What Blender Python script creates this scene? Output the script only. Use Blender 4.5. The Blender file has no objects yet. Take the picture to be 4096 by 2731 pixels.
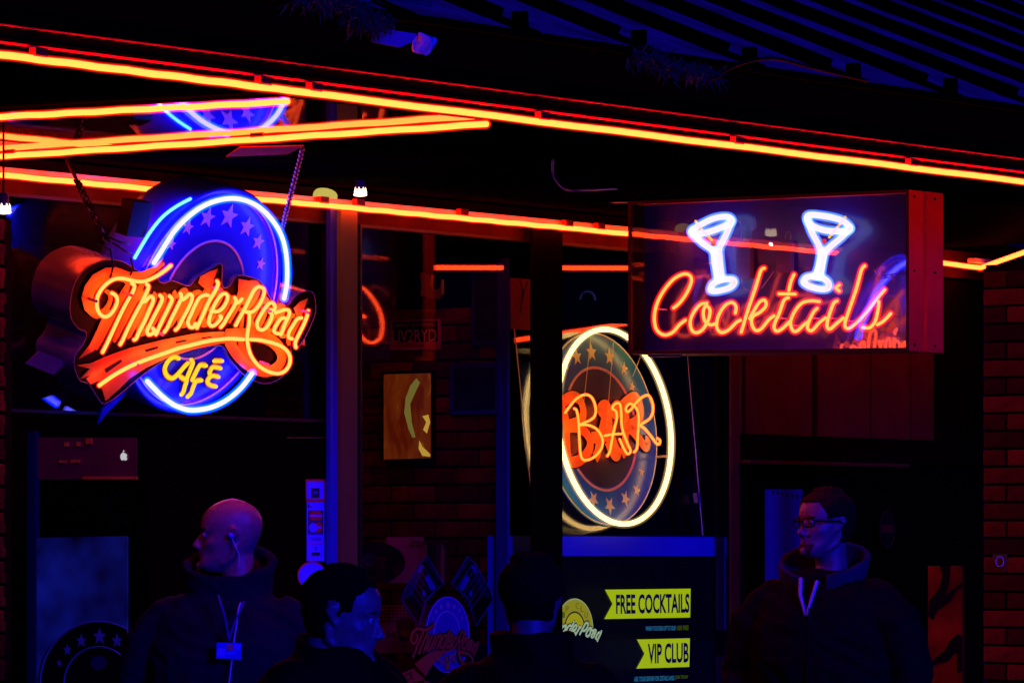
import bpy, bmesh, math, random
from mathutils import Vector, Matrix, noise
R = math.radians
random.seed(7)
S = bpy.context.scene
COL = S.collection

# ------------------------------------------------------------------ camera, sky, sun, exposure
FPX, HX, HY = 20600.0, 2048.0, 2180.0          # focal length in photo pixels, principal column, horizon row
CAM = Vector((0, 0, 1.62))
cd = bpy.data.cameras.new('camera'); cam = bpy.data.objects.new('camera', cd); COL.objects.link(cam)
cam.location = CAM; cam.rotation_euler = (R(90), 0, 0)
cd.sensor_width = 36; cd.lens = 36 * FPX / 4096; cd.shift_y = (HY - 1365.5) / 4096
cd.clip_start = .1; cd.clip_end = 400
S.camera = cam
SUN_TO = Vector((.50, -.80, .30)).normalized()
w = bpy.data.worlds.new('World'); S.world = w; w.use_nodes = True
nt = w.node_tree; nt.nodes.clear()
sky = nt.nodes.new('ShaderNodeTexSky'); sky.sky_type = 'NISHITA'; sky.sun_disc = False
sky.sun_elevation = math.asin(SUN_TO.z); sky.sun_rotation = math.atan2(SUN_TO.x, SUN_TO.y)
mul = nt.nodes.new('ShaderNodeMixRGB'); mul.blend_type = 'MULTIPLY'; mul.inputs[0].default_value = 1
mul.inputs[2].default_value = (.0002, .0008, .11, 1)       # night: the sky over the street is a deep blue glow
bg = nt.nodes.new('ShaderNodeBackground'); bg.inputs[1].default_value = .05
wo = nt.nodes.new('ShaderNodeOutputWorld')
nt.links.new(sky.outputs[0], mul.inputs[1]); nt.links.new(mul.outputs[0], bg.inputs[0]); nt.links.new(bg.outputs[0], wo.inputs[0])
sl = bpy.data.lights.new('sun', 'SUN'); sl.energy = 3.4; sl.angle = R(14); sl.color = (.004, .006, 1)
so = bpy.data.objects.new('sun', sl); COL.objects.link(so)
so.rotation_euler = SUN_TO.to_track_quat('Z', 'Y').to_euler()
S.view_settings.view_transform = 'Standard'; S.view_settings.look = 'None'
S.view_settings.exposure = 0; S.view_settings.gamma = 1; S.view_settings.use_curve_mapping = False
S.render.engine = 'CYCLES'
S.cycles.transparent_max_bounces = 24; S.cycles.max_bounces = 8; S.cycles.sample_clamp_indirect = 4
S.cycles.use_denoising = True

# ------------------------------------------------------------------ frames of the place
U = Vector((.5555, .8315, 0)).normalized()      # along the shop front, receding to the right
V = Vector((-.8315, .5555, 0)).normalized()     # square to it, into the building
Z = Vector((0, 0, 1))
def ray(px, py): return Vector(((px - HX) / FPX, 1, (HY - py) / FPX))
def at(px, py, Y): return CAM + ray(px, py) * Y
class Pl:                                       # a plane that stands in the place; n looks to the street
    def __init__(s, o, n, up=None):
        s.o = Vector(o); s.n = Vector(n).normalized()
        h = Z.cross(s.n).normalized()
        s.x = h if h.x > 0 or abs(h.x) < 1e-6 else -h
        s.y = s.n.cross(s.x).normalized()
        if s.y.z < 0: s.y = -s.y
    def hit(s, px, py, off=0.0):
        r = ray(px, py); t = (s.o + s.n * off - CAM).dot(s.n) / r.dot(s.n)
        return CAM + r * t
def hitz(px, py, z):
    r = ray(px, py); return CAM + r * ((z - CAM.z) / r.z)
ZC = 3.02
F0 = at(0, 230, 14.8)                           # on the canopy edge
def fas(s, v=0, z=0): return F0 + U * s + V * v + Z * z
G = Pl(at(2000, 1000, 21.4), -V)                # the shop glass
G.o.z = 0
TH = Pl(at(853.7, 1216.6, 19.15), (.742, -.608, -.282))      # round cafe sign
BA = Pl(at(2458, 1706, 22.32), (.826, -.551, .12))          # bar sign
CK = Pl(at(2612, 1280, 21.15), -U)               # neon plane of the cocktail sign
W = Pl(at(2095, 1500, 21.55), -U)               # inner side wall behind the glass
D = Pl(at(350, 2000, 18.4), -U)                 # left door leaf

# ------------------------------------------------------------------ mesh collector
class MB:
    def __init__(s): s.v = []; s.f = []; s.m = []; s.sm = []
    def add(s, vs, fs, mi=0, smooth=False):
        b = len(s.v); s.v += [Vector(p) for p in vs]
        for f in fs: s.f.append([b + i for i in f]); s.m.append(mi); s.sm.append(smooth)
    def box(s, c, ex, ey, ez, mi=0):            # half-extent vectors
        vs = [c + ex * a + ey * b + ez * d for a in (-1, 1) for b in (-1, 1) for d in (-1, 1)]
        s.add(vs, [(0, 1, 3, 2), (4, 6, 7, 5), (0, 4, 5, 1), (2, 3, 7, 6), (0, 2, 6, 4), (1, 5, 7, 3)], mi)
    def hexa(s, q, d, mi=0):                    # quad pushed by vector d
        vs = list(q) + [p + d for p in q]
        s.add(vs, [(0, 1, 2, 3), (7, 6, 5, 4), (0, 4, 5, 1), (1, 5, 6, 2), (2, 6, 7, 3), (3, 7, 4, 0)], mi)
    def prism(s, poly, d, mi=0, ms=None):
        n = len(poly); ms = mi if ms is None else ms
        s.add(poly, [list(range(n))], mi)
        s.add([p + d for p in poly], [list(range(n))[::-1]], mi)
        s.add(list(poly) + [p + d for p in poly], [(i, i + n, (i + 1) % n + n, (i + 1) % n) for i in range(n)], ms)
    def flat(s, poly, mi=0): s.add(poly, [list(range(len(poly)))], mi)
    def tube(s, pts, r, seg=8, mi=0, closed=False, sy=1.0):
        n = len(pts); rr = r if isinstance(r, (list, tuple)) else [r] * n
        pts = [Vector(p) for p in pts]; rings = []
        if not closed:                          # round the ends
            t0 = (pts[0] - pts[1]).normalized(); t1 = (pts[-1] - pts[-2]).normalized()
            pts = [pts[0] + t0 * rr[0] * .85, pts[0] + t0 * rr[0] * .5] + pts + [pts[-1] + t1 * rr[-1] * .5, pts[-1] + t1 * rr[-1] * .85]
            rr = [rr[0] * .4, rr[0] * .85] + list(rr) + [rr[-1] * .85, rr[-1] * .4]; n += 4
        a = None
        for i in range(n):
            p = pts[i]
            t = (pts[(i + 1) % n] - pts[i - 1]) if closed else (pts[min(i + 1, n - 1)] - pts[max(i - 1, 0)])
            t = t.normalized() if t.length > 1e-9 else Z
            if a is None: a = t.orthogonal().normalized()
            a = (a - t * a.dot(t)); a = a.normalized() if a.length > 1e-6 else t.orthogonal().normalized()
            b = t.cross(a)
            rings.append([p + (a * math.cos(2 * math.pi * k / seg) + b * math.sin(2 * math.pi * k / seg) * sy) * rr[i] for k in range(seg)])
        fs = []
        for i in range(n if closed else n - 1):
            j = (i + 1) % n
            for k in range(seg): fs.append((i * seg + k, i * seg + (k + 1) % seg, j * seg + (k + 1) % seg, j * seg + k))
        if not closed: fs += [list(range(seg))[::-1], [(n - 1) * seg + k for k in range(seg)]]
        s.add([p for r_ in rings for p in r_], fs, mi, True)
    def ball(s, c, rx, ry, rz, mi=0, nu=14, nv=9, M=None):
        vs = [Vector((0, 0, -1))]
        for i in range(1, nv):
            p = math.pi * i / nv - math.pi / 2
            for k in range(nu):
                q = 2 * math.pi * k / nu; vs.append(Vector((math.cos(p) * math.cos(q), math.cos(p) * math.sin(q), math.sin(p))))
        vs.append(Vector((0, 0, 1))); fs = []
        for k in range(nu): fs.append((0, 1 + (k + 1) % nu, 1 + k))
        for i in range(nv - 2):
            for k in range(nu):
                a = 1 + i * nu; fs.append((a + k, a + (k + 1) % nu, a + nu + (k + 1) % nu, a + nu + k))
        a = 1 + (nv - 2) * nu
        for k in range(nu): fs.append((a + k, a + (k + 1) % nu, len(vs) - 1))
        out = []
        for v in vs:
            q = Vector((v.x * rx, v.y * ry, v.z * rz))
            if M is not None: q = M @ q
            out.append(q + Vector(c))
        s.add(out, fs, mi, True)
    def loft(s, rings, mi=0, smooth=True, caps=True):
        m = len(rings[0]); fs = []
        for i in range(len(rings) - 1):
            for k in range(m): fs.append((i * m + k, i * m + (k + 1) % m, (i + 1) * m + (k + 1) % m, (i + 1) * m + k))
        if caps: fs += [list(range(m))[::-1], [(len(rings) - 1) * m + k for k in range(m)]]
        s.add([p for r_ in rings for p in r_], fs, mi, smooth)
    def mesh(s, name, mats, org):
        me = bpy.data.meshes.new(name); me.from_pydata([v - org for v in s.v], [], s.f)
        for m in mats: me.materials.append(m)
        me.polygons.foreach_set('material_index', s.m); me.polygons.foreach_set('use_smooth', s.sm); me.update()
        return me
def catmull(P, n=6, closed=False):
    P = [Vector(p) for p in P]; out = []; N = len(P)
    for i in range(N if closed else N - 1):
        if closed: a, b, c, d = P[i - 1], P[i], P[(i + 1) % N], P[(i + 2) % N]
        else: a, b, c, d = P[max(i - 1, 0)], P[i], P[i + 1], P[min(i + 2, N - 1)]
        for k in range(n):
            t = k / n
            out.append(.5 * ((2 * b) + (c - a) * t + (2 * a - 5 * b + 4 * c - d) * t * t + (3 * b - a - 3 * c + d) * t ** 3))
    if not closed: out.append(P[-1])
    return out

# ------------------------------------------------------------------ objects
LOC = {}
def setp(o, label=None, cat=None, group=None, kind=None):
    if label: o['label'] = label
    if cat: o['category'] = cat
    if group: o['group'] = group
    if kind: o['kind'] = kind
    return o
def thing(name, loc, label, cat, group=None):
    o = bpy.data.objects.new(name, None); o.empty_display_size = .1; COL.objects.link(o)
    o.location = loc; LOC[o.name] = Vector(loc); return setp(o, label, cat, group)
def obj(name, mb, mats, parent=None, label=None, cat=None, group=None, kind=None):
    mats = mats if isinstance(mats, (list, tuple)) else [mats]
    if parent is not None: org = LOC[parent.name]
    else:
        lo = Vector([min(v[i] for v in mb.v) for i in range(3)]); hi = Vector([max(v[i] for v in mb.v) for i in range(3)])
        org = Vector(((lo.x + hi.x) / 2, (lo.y + hi.y) / 2, lo.z))
    o = bpy.data.objects.new(name, mb.mesh(name, mats, org)); COL.objects.link(o)
    if parent is not None: o.parent = parent; LOC[o.name] = Vector(org)
    else: o.location = org; LOC[o.name] = org
    return setp(o, label, cat, group, kind)
def inst(name, me, parent, M):                 # shared mesh, world matrix M, parent only translated
    o = bpy.data.objects.new(name, me); COL.objects.link(o)
    if parent is not None: o.parent = parent; o.matrix_basis = Matrix.Translation(-LOC[parent.name]) @ M
    else: o.matrix_basis = M
    LOC[o.name] = M.translation.copy(); return o
def frame(o, x, y, z): return Matrix(((x.x, y.x, z.x, o.x), (x.y, y.y, z.y, o.y), (x.z, y.z, z.z, o.z), (0, 0, 0, 1)))

# ------------------------------------------------------------------ materials
def mat(name, col, rough=.6, metal=0., var=.25, scale=8., bump=.0, spec=.5, col2=None, detail=5, coat=0):
    m = bpy.data.materials.new(name); m.use_nodes = True; t = m.node_tree; b = t.nodes['Principled BSDF']
    tc = t.nodes.new('ShaderNodeTexCoord'); nz = t.nodes.new('ShaderNodeTexNoise'); nz.inputs['Scale'].default_value = scale; nz.inputs['Detail'].default_value = detail
    t.links.new(tc.outputs['Object'], nz.inputs['Vector'])
    mx = t.nodes.new('ShaderNodeMixRGB'); c2 = col2 or tuple(c * (1 - var) for c in col)
    mx.inputs[1].default_value = (*col, 1); mx.inputs[2].default_value = (*c2, 1)
    rp = t.nodes.new('ShaderNodeValToRGB'); rp.color_ramp.elements[0].position = .35; rp.color_ramp.elements[1].position = .68
    t.links.new(nz.outputs['Fac'], rp.inputs[0]); t.links.new(rp.outputs[0], mx.inputs[0]); t.links.new(mx.outputs[0], b.inputs['Base Color'])
    b.inputs['Roughness'].default_value = rough; b.inputs['Metallic'].default_value = metal; b.inputs['Specular IOR Level'].default_value = spec
    if coat: b.inputs['Coat Weight'].default_value = coat; b.inputs['Coat Roughness'].default_value = .08
    if bump:
        n2 = t.nodes.new('ShaderNodeTexNoise'); n2.inputs['Scale'].default_value = scale * 4; n2.inputs['Detail'].default_value = 6
        t.links.new(tc.outputs['Object'], n2.inputs['Vector'])
        bp = t.nodes.new('ShaderNodeBump'); bp.inputs['Strength'].default_value = bump; bp.inputs['Distance'].default_value = .01
        t.links.new(n2.outputs['Fac'], bp.inputs['Height']); t.links.new(bp.outputs[0], b.inputs['Normal'])
    return m
def vary(m):
    t = m.node_tree; b = t.nodes['Principled BSDF']; src = b.inputs['Base Color'].links[0].from_socket
    oi = t.nodes.new('ShaderNodeObjectInfo'); mr = t.nodes.new('ShaderNodeMapRange'); mr.inputs['To Min'].default_value = .35; mr.inputs['To Max'].default_value = 1.25
    hs = t.nodes.new('ShaderNodeHueSaturation'); t.links.new(oi.outputs['Random'], mr.inputs['Value']); t.links.new(mr.outputs[0], hs.inputs['Value'])
    t.links.new(src, hs.inputs['Color']); t.links.new(hs.outputs[0], b.inputs['Base Color'])
def emit(name, col, s=1.):
    m = bpy.data.materials.new(name); m.use_nodes = True; t = m.node_tree; t.nodes.clear()
    e = t.nodes.new('ShaderNodeEmission'); e.inputs[0].default_value = (*col, 1); e.inputs[1].default_value = s
    o = t.nodes.new('ShaderNodeOutputMaterial'); t.links.new(e.outputs[0], o.inputs[0]); return m
def halo_shell(name, col, s, power=0.0, q=0.0):       # tube glass widened into a glowing shell that stands for lens halo
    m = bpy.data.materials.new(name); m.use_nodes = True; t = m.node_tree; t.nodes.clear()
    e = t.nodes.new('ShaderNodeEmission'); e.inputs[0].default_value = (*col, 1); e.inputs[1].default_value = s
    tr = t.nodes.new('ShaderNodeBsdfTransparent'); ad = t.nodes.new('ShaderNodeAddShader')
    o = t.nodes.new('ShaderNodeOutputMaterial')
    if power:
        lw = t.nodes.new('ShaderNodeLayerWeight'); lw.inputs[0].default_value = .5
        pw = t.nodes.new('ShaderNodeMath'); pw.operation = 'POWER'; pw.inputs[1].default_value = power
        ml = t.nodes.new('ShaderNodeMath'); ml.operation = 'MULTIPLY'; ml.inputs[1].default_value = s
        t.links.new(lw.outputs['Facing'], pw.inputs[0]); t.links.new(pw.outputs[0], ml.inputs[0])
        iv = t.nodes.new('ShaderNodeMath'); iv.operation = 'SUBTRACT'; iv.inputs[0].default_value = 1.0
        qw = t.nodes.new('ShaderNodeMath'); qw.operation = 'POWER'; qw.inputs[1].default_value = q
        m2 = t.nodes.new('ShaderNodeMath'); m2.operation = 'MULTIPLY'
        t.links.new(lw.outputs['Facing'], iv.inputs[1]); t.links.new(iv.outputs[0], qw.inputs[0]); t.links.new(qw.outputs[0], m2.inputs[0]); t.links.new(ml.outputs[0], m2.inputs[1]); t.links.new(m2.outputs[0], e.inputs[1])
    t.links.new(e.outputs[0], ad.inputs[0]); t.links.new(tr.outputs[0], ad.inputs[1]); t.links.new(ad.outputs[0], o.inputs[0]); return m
def glass(name, tint=(.95, .95, .95), rough=.0, boost=1.35):
    m = bpy.data.materials.new(name); m.use_nodes = True; t = m.node_tree; t.nodes.clear()
    tr = t.nodes.new('ShaderNodeBsdfTransparent'); tr.inputs[0].default_value = (*tint, 1)
    gl = t.nodes.new('ShaderNodeBsdfGlossy'); gl.inputs['Roughness'].default_value = rough
    lw = t.nodes.new('ShaderNodeLayerWeight'); lw.inputs[0].default_value = .5
    pw = t.nodes.new('ShaderNodeMath'); pw.operation = 'POWER'; pw.inputs[1].default_value = 5
    t.links.new(lw.outputs['Facing'], pw.inputs[0])
    fr = t.nodes.new('ShaderNodeMath'); fr.operation = 'MULTIPLY_ADD'; fr.inputs[1].default_value = .96; fr.inputs[2].default_value = .042
    t.links.new(pw.outputs[0], fr.inputs[0])
    ml = t.nodes.new('ShaderNodeMath'); ml.operation = 'MULTIPLY'; ml.inputs[1].default_value = boost; ml.use_clamp = True
    mx = t.nodes.new('ShaderNodeMixShader'); o = t.nodes.new('ShaderNodeOutputMaterial')
    t.links.new(fr.outputs[0], ml.inputs[0]); t.links.new(ml.outputs[0], mx.inputs[0])
    t.links.new(tr.outputs[0], mx.inputs[1]); t.links.new(gl.outputs[0], mx.inputs[2]); t.links.new(mx.outputs[0], o.inputs[0]); return m
M_ORC = emit('neon_orange_core', (1, .040, .006), 21.0)
M_ORG = halo_shell('neon_orange_halo', (1, .008, 0), 1.5, .01, 1.9)
M_ORL = emit('neon_letter_core', (1, .072, .014), 11.0)
M_YEC = emit('neon_yellow_core', (1, .62, .02), 1.15)
M_YEG = halo_shell('neon_yellow_halo', (1, .22, 0), .10)
M_WHC = emit('neon_white_core', (1.0, .72, .50), 1.25)
M_WHG = halo_shell('neon_white_halo', (.05, .15, 1), 7.5, .7, 2.0)
M_BLC = emit('neon_blue_core', (1.0, .76, .60), 1.15)
M_BLG = halo_shell('neon_blue_halo', (0, .010, 1), 70.0, .9, 1.8)
M_WWC = emit('neon_warm_core', (1.0, .58, .17), 5.5)
M_WWG = halo_shell('neon_warm_halo', (1, .62, .28), .45, .01, 1.5)
M_RUN = halo_shell('run_halo', (1, .010, 0), 2.0, .01, 1.6)
M_BLACK = mat('black_paint', (.006, .005, .001), .6, var=.3, scale=5, bump=.1, spec=.0)
M_SOFF = mat('soffit_black', (.0035, .003, .003), .9, var=.4, scale=3, bump=.1, spec=.0)
M_MIRR = mat('soffit_gloss', (.006, .004, .005), .02, var=.2, scale=2, spec=1.0)
M_TRIM = mat('white_trim', (.62, .60, .62), .45, var=.15, scale=14, bump=.1)
M_RTRIM = mat('red_trim', (.75, .02, .006), .4, var=.3, scale=14, bump=.1)
M_DARKM = mat('dark_metal', (.02, .01, .008), .5, .2, .3, 20, .1)
M_STEEL = mat('steel', (.30, .30, .33), .4, .8, .3, 30, .2)
M_BLUEP = mat('blue_paint', (.012, .02, .85), .38, var=.12, scale=6, bump=.05, coat=.3)
M_NAVY = mat('navy_paint', (.012, .018, .42), .45, var=.2, scale=30, bump=.3)
M_STARB = mat('star_lilac', (.75, .6, .95), .5, var=.1, scale=20)
M_REDF = mat('sign_orange_paint', (.90, .60, .02), .34, var=.12, scale=5, bump=.1, col2=(.85, .16, .006), coat=.3)
M_YELL = mat('sign_yellow_paint', (.75, .45, .03), .4, var=.15, scale=9)
M_SIDE = mat('sign_side_metal', (.22, .16, .30), .22, .35, .25, 9, .1)
M_TAR = mat('sign_black_edge', (.008, .004, .002), .5, var=.3, scale=15, spec=.12)
M_TEAL = mat('teal_paint', (.03, .28, .38), .22, var=.35, scale=3, col2=(.04, .05, .30))
M_CREAM = mat('cream_paint', (.95, .80, .25), .45, var=.15, scale=12)
M_PEACH = mat('peach_paint', (.75, .36, .20), .45, var=.15, scale=12)
M_GLASS = glass('window_glass')
M_ACRY = glass('acrylic_sheet', (.90, .92, .95), .0, 1.8)
M_EDGE = mat('acrylic_edge', (.8, .62, .5), .25, var=.1, scale=12)
M_BRICK = mat('brick_red', (.32, .05, .003), .92, var=.45, scale=14, bump=.6, spec=.05)
M_BRICK2 = mat('brick_dark', (.18, .03, .002), .92, var=.4, scale=16, bump=.6, spec=.05)
M_MORT = mat('mortar', (.03, .012, .002), .95, var=.3, scale=30, bump=.5, spec=0)
M_WOOD = mat('panel_board', (.10, .022, .004), .62, var=.3, scale=6, bump=.2, spec=.15)
M_SKIN = mat('skin', (.46, .18, .15), .33, var=.22, scale=60, bump=.22, col2=(.42, .13, .10))
M_HAIR = mat('dark_hair', (.014, .006, .002), .8, var=.4, scale=60, bump=.8, spec=.08)
M_HAIRB = mat('brown_hair', (.08, .020, .004), .8, var=.4, scale=60, bump=.8, spec=.12)
M_JACK = mat('navy_jacket', (.006, .006, .020), .85, var=.3, scale=10, bump=.45, spec=.15)
M_JACK2 = mat('black_jacket', (.010, .006, .0025), .75, var=.3, scale=12, bump=.3, spec=.06)
M_JACK3 = mat('charcoal_jacket', (.022, .005, .004), .8, var=.5, scale=5, bump=.4, spec=.06, col2=(.005, .003, .006))
M_HOOD = mat('hood_grey', (.03, .03, .055), .9, var=.3, scale=25, bump=.4)
M_PALE = mat('pale_cord', (.7, .68, .75), .7, var=.1, scale=30)
M_PAPER = mat('pale_blue_paper', (.14, .12, .95), .5, var=.04, scale=9)
M_INKB = mat('dark_ink', (.01, .01, .05), .6, var=.1)
M_INKR = mat('red_ink', (.75, .03, .02), .5, var=.1)
M_WHITEF = mat('blue_frame', (.02, .02, .66), .5, var=.08, scale=6, bump=.05)
M_GREYP = mat('grey_post', (.13, .13, .012), .6, var=.2, scale=5, bump=.2)
M_ROOF = mat('roof_sheet', (.90, .10, .19), .8, .0, .6, 5, .5, spec=.1, col2=(.60, .05, .06), detail=9)
M_RIB = mat('roof_batten', (.006, .005, .001), .9, var=.4, scale=9, bump=.4, spec=0)
M_MOSS = mat('moss', (.012, .09, .022), .95, var=.5, scale=40, bump=.5)
M_PAVE = mat('paving', (.06, .06, .065), .6, var=.4, scale=3, bump=.3)
M_INT = mat('interior_wall', (.06, .012, .003), .8, var=.5, scale=4, bump=.2, spec=.05)
M_INTBLUE = mat('blue_pillar', (.03, .05, .22), .6, var=.3, scale=5)
M_STAND = mat('standoff_glass', (.8, .35, .5), .2, var=.1)

vary(M_BRICK); vary(M_BRICK2)
# ------------------------------------------------------------------ drawing helpers
def c1(x, y): return (50 + x / 1.4931, 650 + y / 1.4931)
def cA(x, y): return (300 + x / 2.4117, 1000 + y / 2.4117)
def cB(x, y): return (750 + x / 2.4117, 1000 + y / 2.4117)
def c2(x, y): return (2450 + x / 1.68, 700 + y / 1.68)
def c3(x, y): return (2000 + x / 1.65, 1250 + y / 1.65)
def c5(x, y): return (1400 + x / 2.302, 2050 + y / 2.302)
def c6(x, y): return (2200 + x / 2.408, 2080 + y / 2.408)
def c7(x, y): return (2700 + x / 2.6133, 780 + y / 2.6133)
def cL(x, y): return (x / 1.451, 1650 + y / 1.451)
def cF(x, y): return (500 + x / 1.887, 1900 + y / 1.887)
def trace(f, pl, pts, off=0., n=5, closed=False): return catmull([pl.hit(*f(*p), off) for p in pts], n, closed)
def neon(parent, name, path, r, core, gl, k=1.6, closed=False, label=None):
    m = MB(); m.tube(path, r, 10, 0, closed); m.tube(path, r * k, 12, 1, closed)  # second, wider tube is the shell that carries the added lens halo
    return obj(name, m, [core, gl], parent, label=label)
def ribbon(m, path, w, n, mi=0, taper=False):    # flat strip of width w on the plane with normal n
    N = len(path); L = []; Rr = []
    for i, p in enumerate(path):
        t = (path[min(i + 1, N - 1)] - path[max(i - 1, 0)]); t.normalize(); b = n.cross(t).normalized()
        ww = w / 2 * (min(1, .35 + i / N * 2, .35 + (N - 1 - i) / N * 2) if taper else 1)
        L.append(p + b * ww); Rr.append(p - b * ww)
    fs = [(i, i + 1, N + i + 1, N + i) for i in range(N - 1)]
    m.add(L + Rr, fs, mi)
def star_pts(c, r, pl, rot=0, inner=.42):
    return [c + (pl.x * math.sin(rot + math.pi * k / 5) + pl.y * math.cos(rot + math.pi * k / 5)) * (r if k % 2 == 0 else r * inner) for k in range(10)]
_tx = {}
def text_data(body, bold=0.):
    key = (body, bold)
    if key not in _tx:
        c = bpy.data.curves.new('lettering', 'FONT'); c.body = body; c.offset = bold; c.resolution_u = 3
        o = bpy.data.objects.new('lettering', c); COL.objects.link(o); bpy.context.view_layer.update()
        me = bpy.data.meshes.new_from_object(o.evaluated_get(bpy.context.evaluated_depsgraph_get()))
        vs = [(v.co.x, v.co.y) for v in me.vertices]; fs = [tuple(p.vertices) for p in me.polygons]
        bpy.data.objects.remove(o); bpy.data.meshes.remove(me); bpy.data.curves.remove(c)
        xs = [v[0] for v in vs]; ys = [v[1] for v in vs]; x0, x1, y0, y1 = min(xs), max(xs), min(ys), max(ys)
        _tx[key] = ([((a - x0) / (x1 - x0), (b - y0) / (y1 - y0)) for a, b in vs], fs)
    return _tx[key]
def text(m, body, f, quad, pl, off, mi=0, bold=.0):   # quad: bl, br, tr, tl in crop coordinates
    vs, fs = text_data(body, bold); bl, br, tr, tl = quad; out = []
    for u, v in vs:
        x = (bl[0] * (1 - u) + br[0] * u) * (1 - v) + (tl[0] * (1 - u) + tr[0] * u) * v
        y = (bl[1] * (1 - u) + br[1] * u) * (1 - v) + (tl[1] * (1 - u) + tr[1] * u) * v
        out.append(pl.hit(*f(x, y), off))
    m.add(out, fs, mi)
def rectp(f, pl, x0, y0, x1, y1, off=0., y2=None, y3=None):   # x0,y0 top-left ... in crop coordinates
    y2 = y1 if y2 is None else y2; y3 = y0 if y3 is None else y3
    return [pl.hit(*f(x0, y1), off), pl.hit(*f(x1, y2), off), pl.hit(*f(x1, y3), off), pl.hit(*f(x0, y0), off)]
ID = lambda x, y: (x, y)
def slab(m, pl, x0, y0, x1, y1, off, th, mi=0, f=ID, y2=None, y3=None):
    q = rectp(f, pl, x0, y0, x1, y1, off, y2, y3); m.hexa(q, -pl.n * th, mi)
def vslab(m, pl, px0, px1, z0, z1, off, th, mi=0):          # upright slab between two photo columns, world heights
    a = pl.hit(px0, HY, off); b = pl.hit(px1, HY, off)
    m.hexa([Vector((a.x, a.y, z0)), Vector((b.x, b.y, z0)), Vector((b.x, b.y, z1)), Vector((a.x, a.y, z1))], -pl.n * th, mi)

# ================================================================== SETTING
m = MB(); m.box(Vector((0, 14, -.05)), Vector((60, 0, 0)), Vector((0, 60, 0)), Vector((0, 0, .05))); obj('ground', m, M_PAVE, kind='structure')
# kerbed forecourt step under the canopy
m = MB(); a = F0.copy(); a.z = 0
m.hexa([a + U * -3 + V * -1.2 + Z * .004, a + U * 10 + V * -1.2 + Z * .004, a + U * 10 + V * 2.40 + Z * .004, a + U * -3 + V * 2.40 + Z * .004], Z * .03)
obj('pavement', m, M_PAVE, kind='structure')
# soffit
m = MB()
zc = ZC + .002
def soff(s0, s1, v0, v1, z, th): return [fas(s0, v0, z - F0.z), fas(s1, v0, z - F0.z), fas(s1, v1, z - F0.z), fas(s0, v1, z - F0.z)], Z * th
q, d = soff(-3, 10, .03, 2.55, zc + .013, .03); m.hexa(q, d); obj('ceiling', m, M_SOFF, kind='structure')
# glossy soffit panel between the two cross tubes
T1a, T1b = hitz(-150, 476, ZC - .0125), hitz(1150, 407, ZC - .0125)
T2a, T2b = hitz(6, 626, ZC - .0125), hitz(1945, 497, ZC - .0125)
def flatz(p, z): return Vector((p.x, p.y, z))
m = MB(); e1 = T1a + (T1a - T1b).normalized() * 1.2; e2 = T2a + (T2a - T2b).normalized() * .4
b1 = T1b + (T1b - T1a).normalized() * -.02; b2 = T2b + (T2b - T2a).normalized() * -.02
m.hexa([flatz(e1, zc), flatz(b1, zc), flatz(b2, zc), flatz(e2, zc)], Z * .010); obj('ceiling_panel', m, M_MIRR, label=None, kind='structure')

# canopy edge board and gutter
cn = thing('canopy', fas(3, 0, -F0.z), 'black street canopy with sloping ribbed roof above the neon shop front', 'canopy')
m = MB(); m.hexa([fas(-3, -.02, .055), fas(10, -.02, .055), fas(10, -.02, .27), fas(-3, -.02, .27)], V * .04); obj('fascia_board', m, M_BLACK, cn)
for dz, t in ((.036, .006), (.088, .004)):
    m = MB(); m.hexa([fas(-3, -.034, dz), fas(10, -.034, dz), fas(10, -.034, dz + t), fas(-3, -.034, dz + t)], V * .014)
    obj('edge_trim', m, M_RTRIM, cn)
m = MB(); m.hexa([fas(-3, -.05, .27), fas(10, -.05, .27), fas(10, -.05, .295), fas(-3, -.05, .295)], V * .10); obj('gutter', m, M_RIB, cn)
TS = math.tan(R(21.5))
def roofp(s, v, h=0): return fas(s, v, .27 + v * TS) + (Z * math.cos(R(21.5)) - V * math.sin(R(21.5))) * h
m = MB(); m.add([roofp(-3, .05), roofp(11, .05), roofp(11, 4.2), roofp(-3, 4.2), roofp(-3, .05, -.03), roofp(11, .05, -.03), roofp(11, 4.2, -.03), roofp(-3, 4.2, -.03)],
      [(0, 1, 2, 3), (7, 6, 5, 4), (0, 4, 5, 1), (1, 5, 6, 2), (2, 6, 7, 3), (3, 7, 4, 0)]); obj('roof_sheet', m, M_ROOF, cn)
def fas_s(px):                                   # distance along the canopy edge for a photo column
    k = (px - HX) / FPX; return (k * F0.y - F0.x) / (U.x - k * U.y)
brk = MB(); brk.hexa([Vector((-.018, 0, 0)), Vector((.018, 0, 0)), Vector((.012, 0, .075)), Vector((-.012, 0, .075))], Vector((0, .05, 0)))
brk_me = brk.mesh('bracket', [M_RIB], Vector((0, 0, 0)))
for k in range(-1, 8):
    s = fas_s(2560) + .735 * k
    inst('bracket', brk_me, cn, frame(fas(s, -.02, .29), U, V, Z))
rb = MB()
rb.hexa([Vector((-.045, .28, 0)), Vector((.045, .28, 0)), Vector((.045, .28, .042)), Vector((-.045, .28, .042))], Vector((0, 4.0, 0)))
rb.hexa([Vector((-.03, .10, 0)), Vector((.03, .10, 0)), Vector((.03, .10, .016)), Vector((-.03, .10, .016))], Vector((0, .18, 0)))
rb_me = rb.mesh('roof_rib', [M_RIB], Vector((0, 0, 0)))
vs_ = (V * math.cos(R(21.5)) + Z * math.sin(R(21.5))); vn_ = (Z * math.cos(R(21.5)) - V * math.sin(R(21.5)))
for k in range(-2, 11):
    s = fas_s(2560) + .735 * (k + .30)
    inst('roof_rib', rb_me, cn, frame(roofp(s, 0, .002), U, vs_, vn_))
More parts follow.
